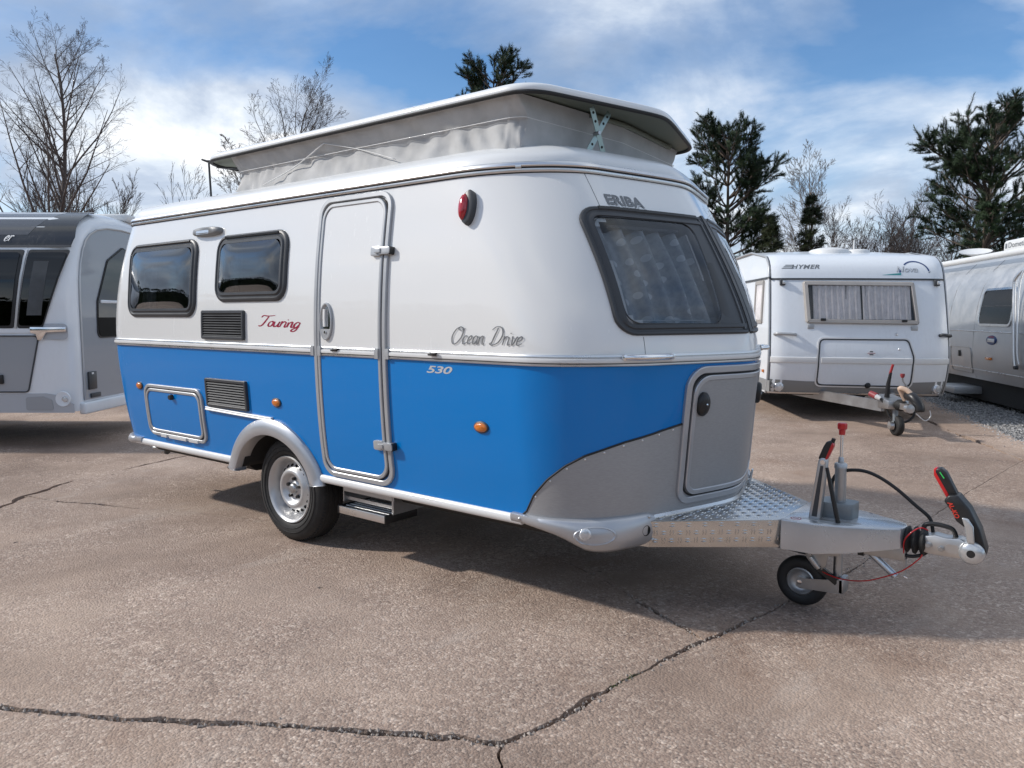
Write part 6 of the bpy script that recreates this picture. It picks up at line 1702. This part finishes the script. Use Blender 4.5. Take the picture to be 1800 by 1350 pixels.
pine_tree('pine_tree', (-7.53, 23.81, -.04), 8.05, 'dark pine just right of the raised roof', 22, base=.30, rad=1.85, whorls=17, density=1.55, tuft=.155)
bare_tree('bare_tree', (-5.91, 27.64, -.04), 7.45, 'pale bare tree right of the dark pine', 31, counts=(20, 9, 6, 4), r0=.08, ang=(22, 48), start=.30, ratio=(.42, .5, .5, .45), mat='twig_pale', lean=.05)
pine_tree('spruce_tree', (-4.74, 24.74, -.04), 5.74, 'small dark spruce in front of the pale bare tree', 24, base=.12, rad=1.15, whorls=16, mat='needles_spruce', spruce=True, tuft=.16)
pine_tree('spruce_tree', (-5.60, 22.79, -.04), 4.85, 'low olive green spruce at the foot of the dark pine', 25, base=.10, rad=1.1, whorls=14, mat='needles_spruce', spruce=True, tuft=.16)
bare_tree('bare_tree', (-4.80, 31.07, -.04), 6.20, 'narrow bare bush above the roof dome of the white caravan', 33, counts=(12, 8, 6, 4), stems=4, r0=.04, levels=3, ang=(18, 42))
bare_tree('bare_tree', (-3.13, 31.11, -.04), 6.41, 'rounded bare tree left of the big pine', 34, counts=(14, 10, 7, 5), stems=3, r0=.06, levels=3, ang=(25, 60), trop=.05)
bare_tree('bare_tree', (-1.37, 29.95, -.04), 5.59, 'brown bare bush at the foot of the big pine', 35, counts=(14, 9, 6, 4), stems=6, r0=.04, levels=3, ang=(20, 50), trop=.05)
bare_tree('bare_tree', (0.63, 31.54, -.04), 5.22, 'brown bare bush behind the aluminium trailer', 36, counts=(14, 9, 6, 4), stems=7, r0=.04, levels=3, ang=(20, 50), trop=.05)
bare_tree('bare_tree', (-6.06, 31.35, -.04), 5.54, 'low brown bare bush right of the small spruce', 37, counts=(14, 9, 6, 4), stems=7, r0=.04, levels=3, ang=(20, 50), trop=.05)
bare_tree('bare_tree', (-4.78, 34.91, -.04), 5.69, 'low brown thicket behind the middle of the white caravan', 38, counts=(14, 9, 6, 4), stems=8, r0=.04, levels=3, ang=(20, 50), trop=.05)
pine_tree('pine_tree', (0.60, 25.14, -.04), 7.32, 'big pine with a bare trunk at the right edge', 23, base=.40, rad=2.0, whorls=16, top=.35, density=1.3, tuft=.155)

# hedgerow on the far side of the yard, behind the camera (it shows in the panes and the paint)
rg = random.Random(77); m = MB()
def hedge_h(a): return 4.2 + 1.6 * mnoise.noise((a * 5, 3, 0)) + .9 * mnoise.noise((a * 17, 5, 0))
ha = [R(160 + 185 * i / 260) for i in range(261)]
def hp_(a, r_, z): return (1 + math.cos(a) * r_, -2 + math.sin(a) * r_, z)
m.loft([[hp_(a, 33.2, -.04) for a in ha], [hp_(a, 33.4 + .5 * mnoise.noise((a * 20, 1, 1)), hedge_h(a) * .6) for a in ha], [hp_(a, 34.2, hedge_h(a) * .93) for a in ha], [hp_(a, 36, -.04) for a in ha]], False)
for i in range(15000):
    a = R(rg.uniform(160, 345)); z = hedge_h(a) * (1.06 - rg.random() ** 1.6); c = Vector(hp_(a, 33.2 + rg.gauss(0, .35), z)); s_ = rg.uniform(.10, .28)
    u_ = Vector((rg.gauss(0, 1), rg.gauss(0, 1), rg.gauss(0, 1))).normalized(); v_ = u_.orthogonal().normalized()
    m.add([c - u_ * s_, c - v_ * s_ * .6, c + u_ * s_, c + v_ * s_ * .6], [(0, 1, 2, 3)])
o = obj('hedgerow', m.vf, 'hedge_leaf', None, None, recalc=False)
tag(o, 'dark hedgerow across the yard, mirrored in the side windows', 'hedge', kind='stuff')
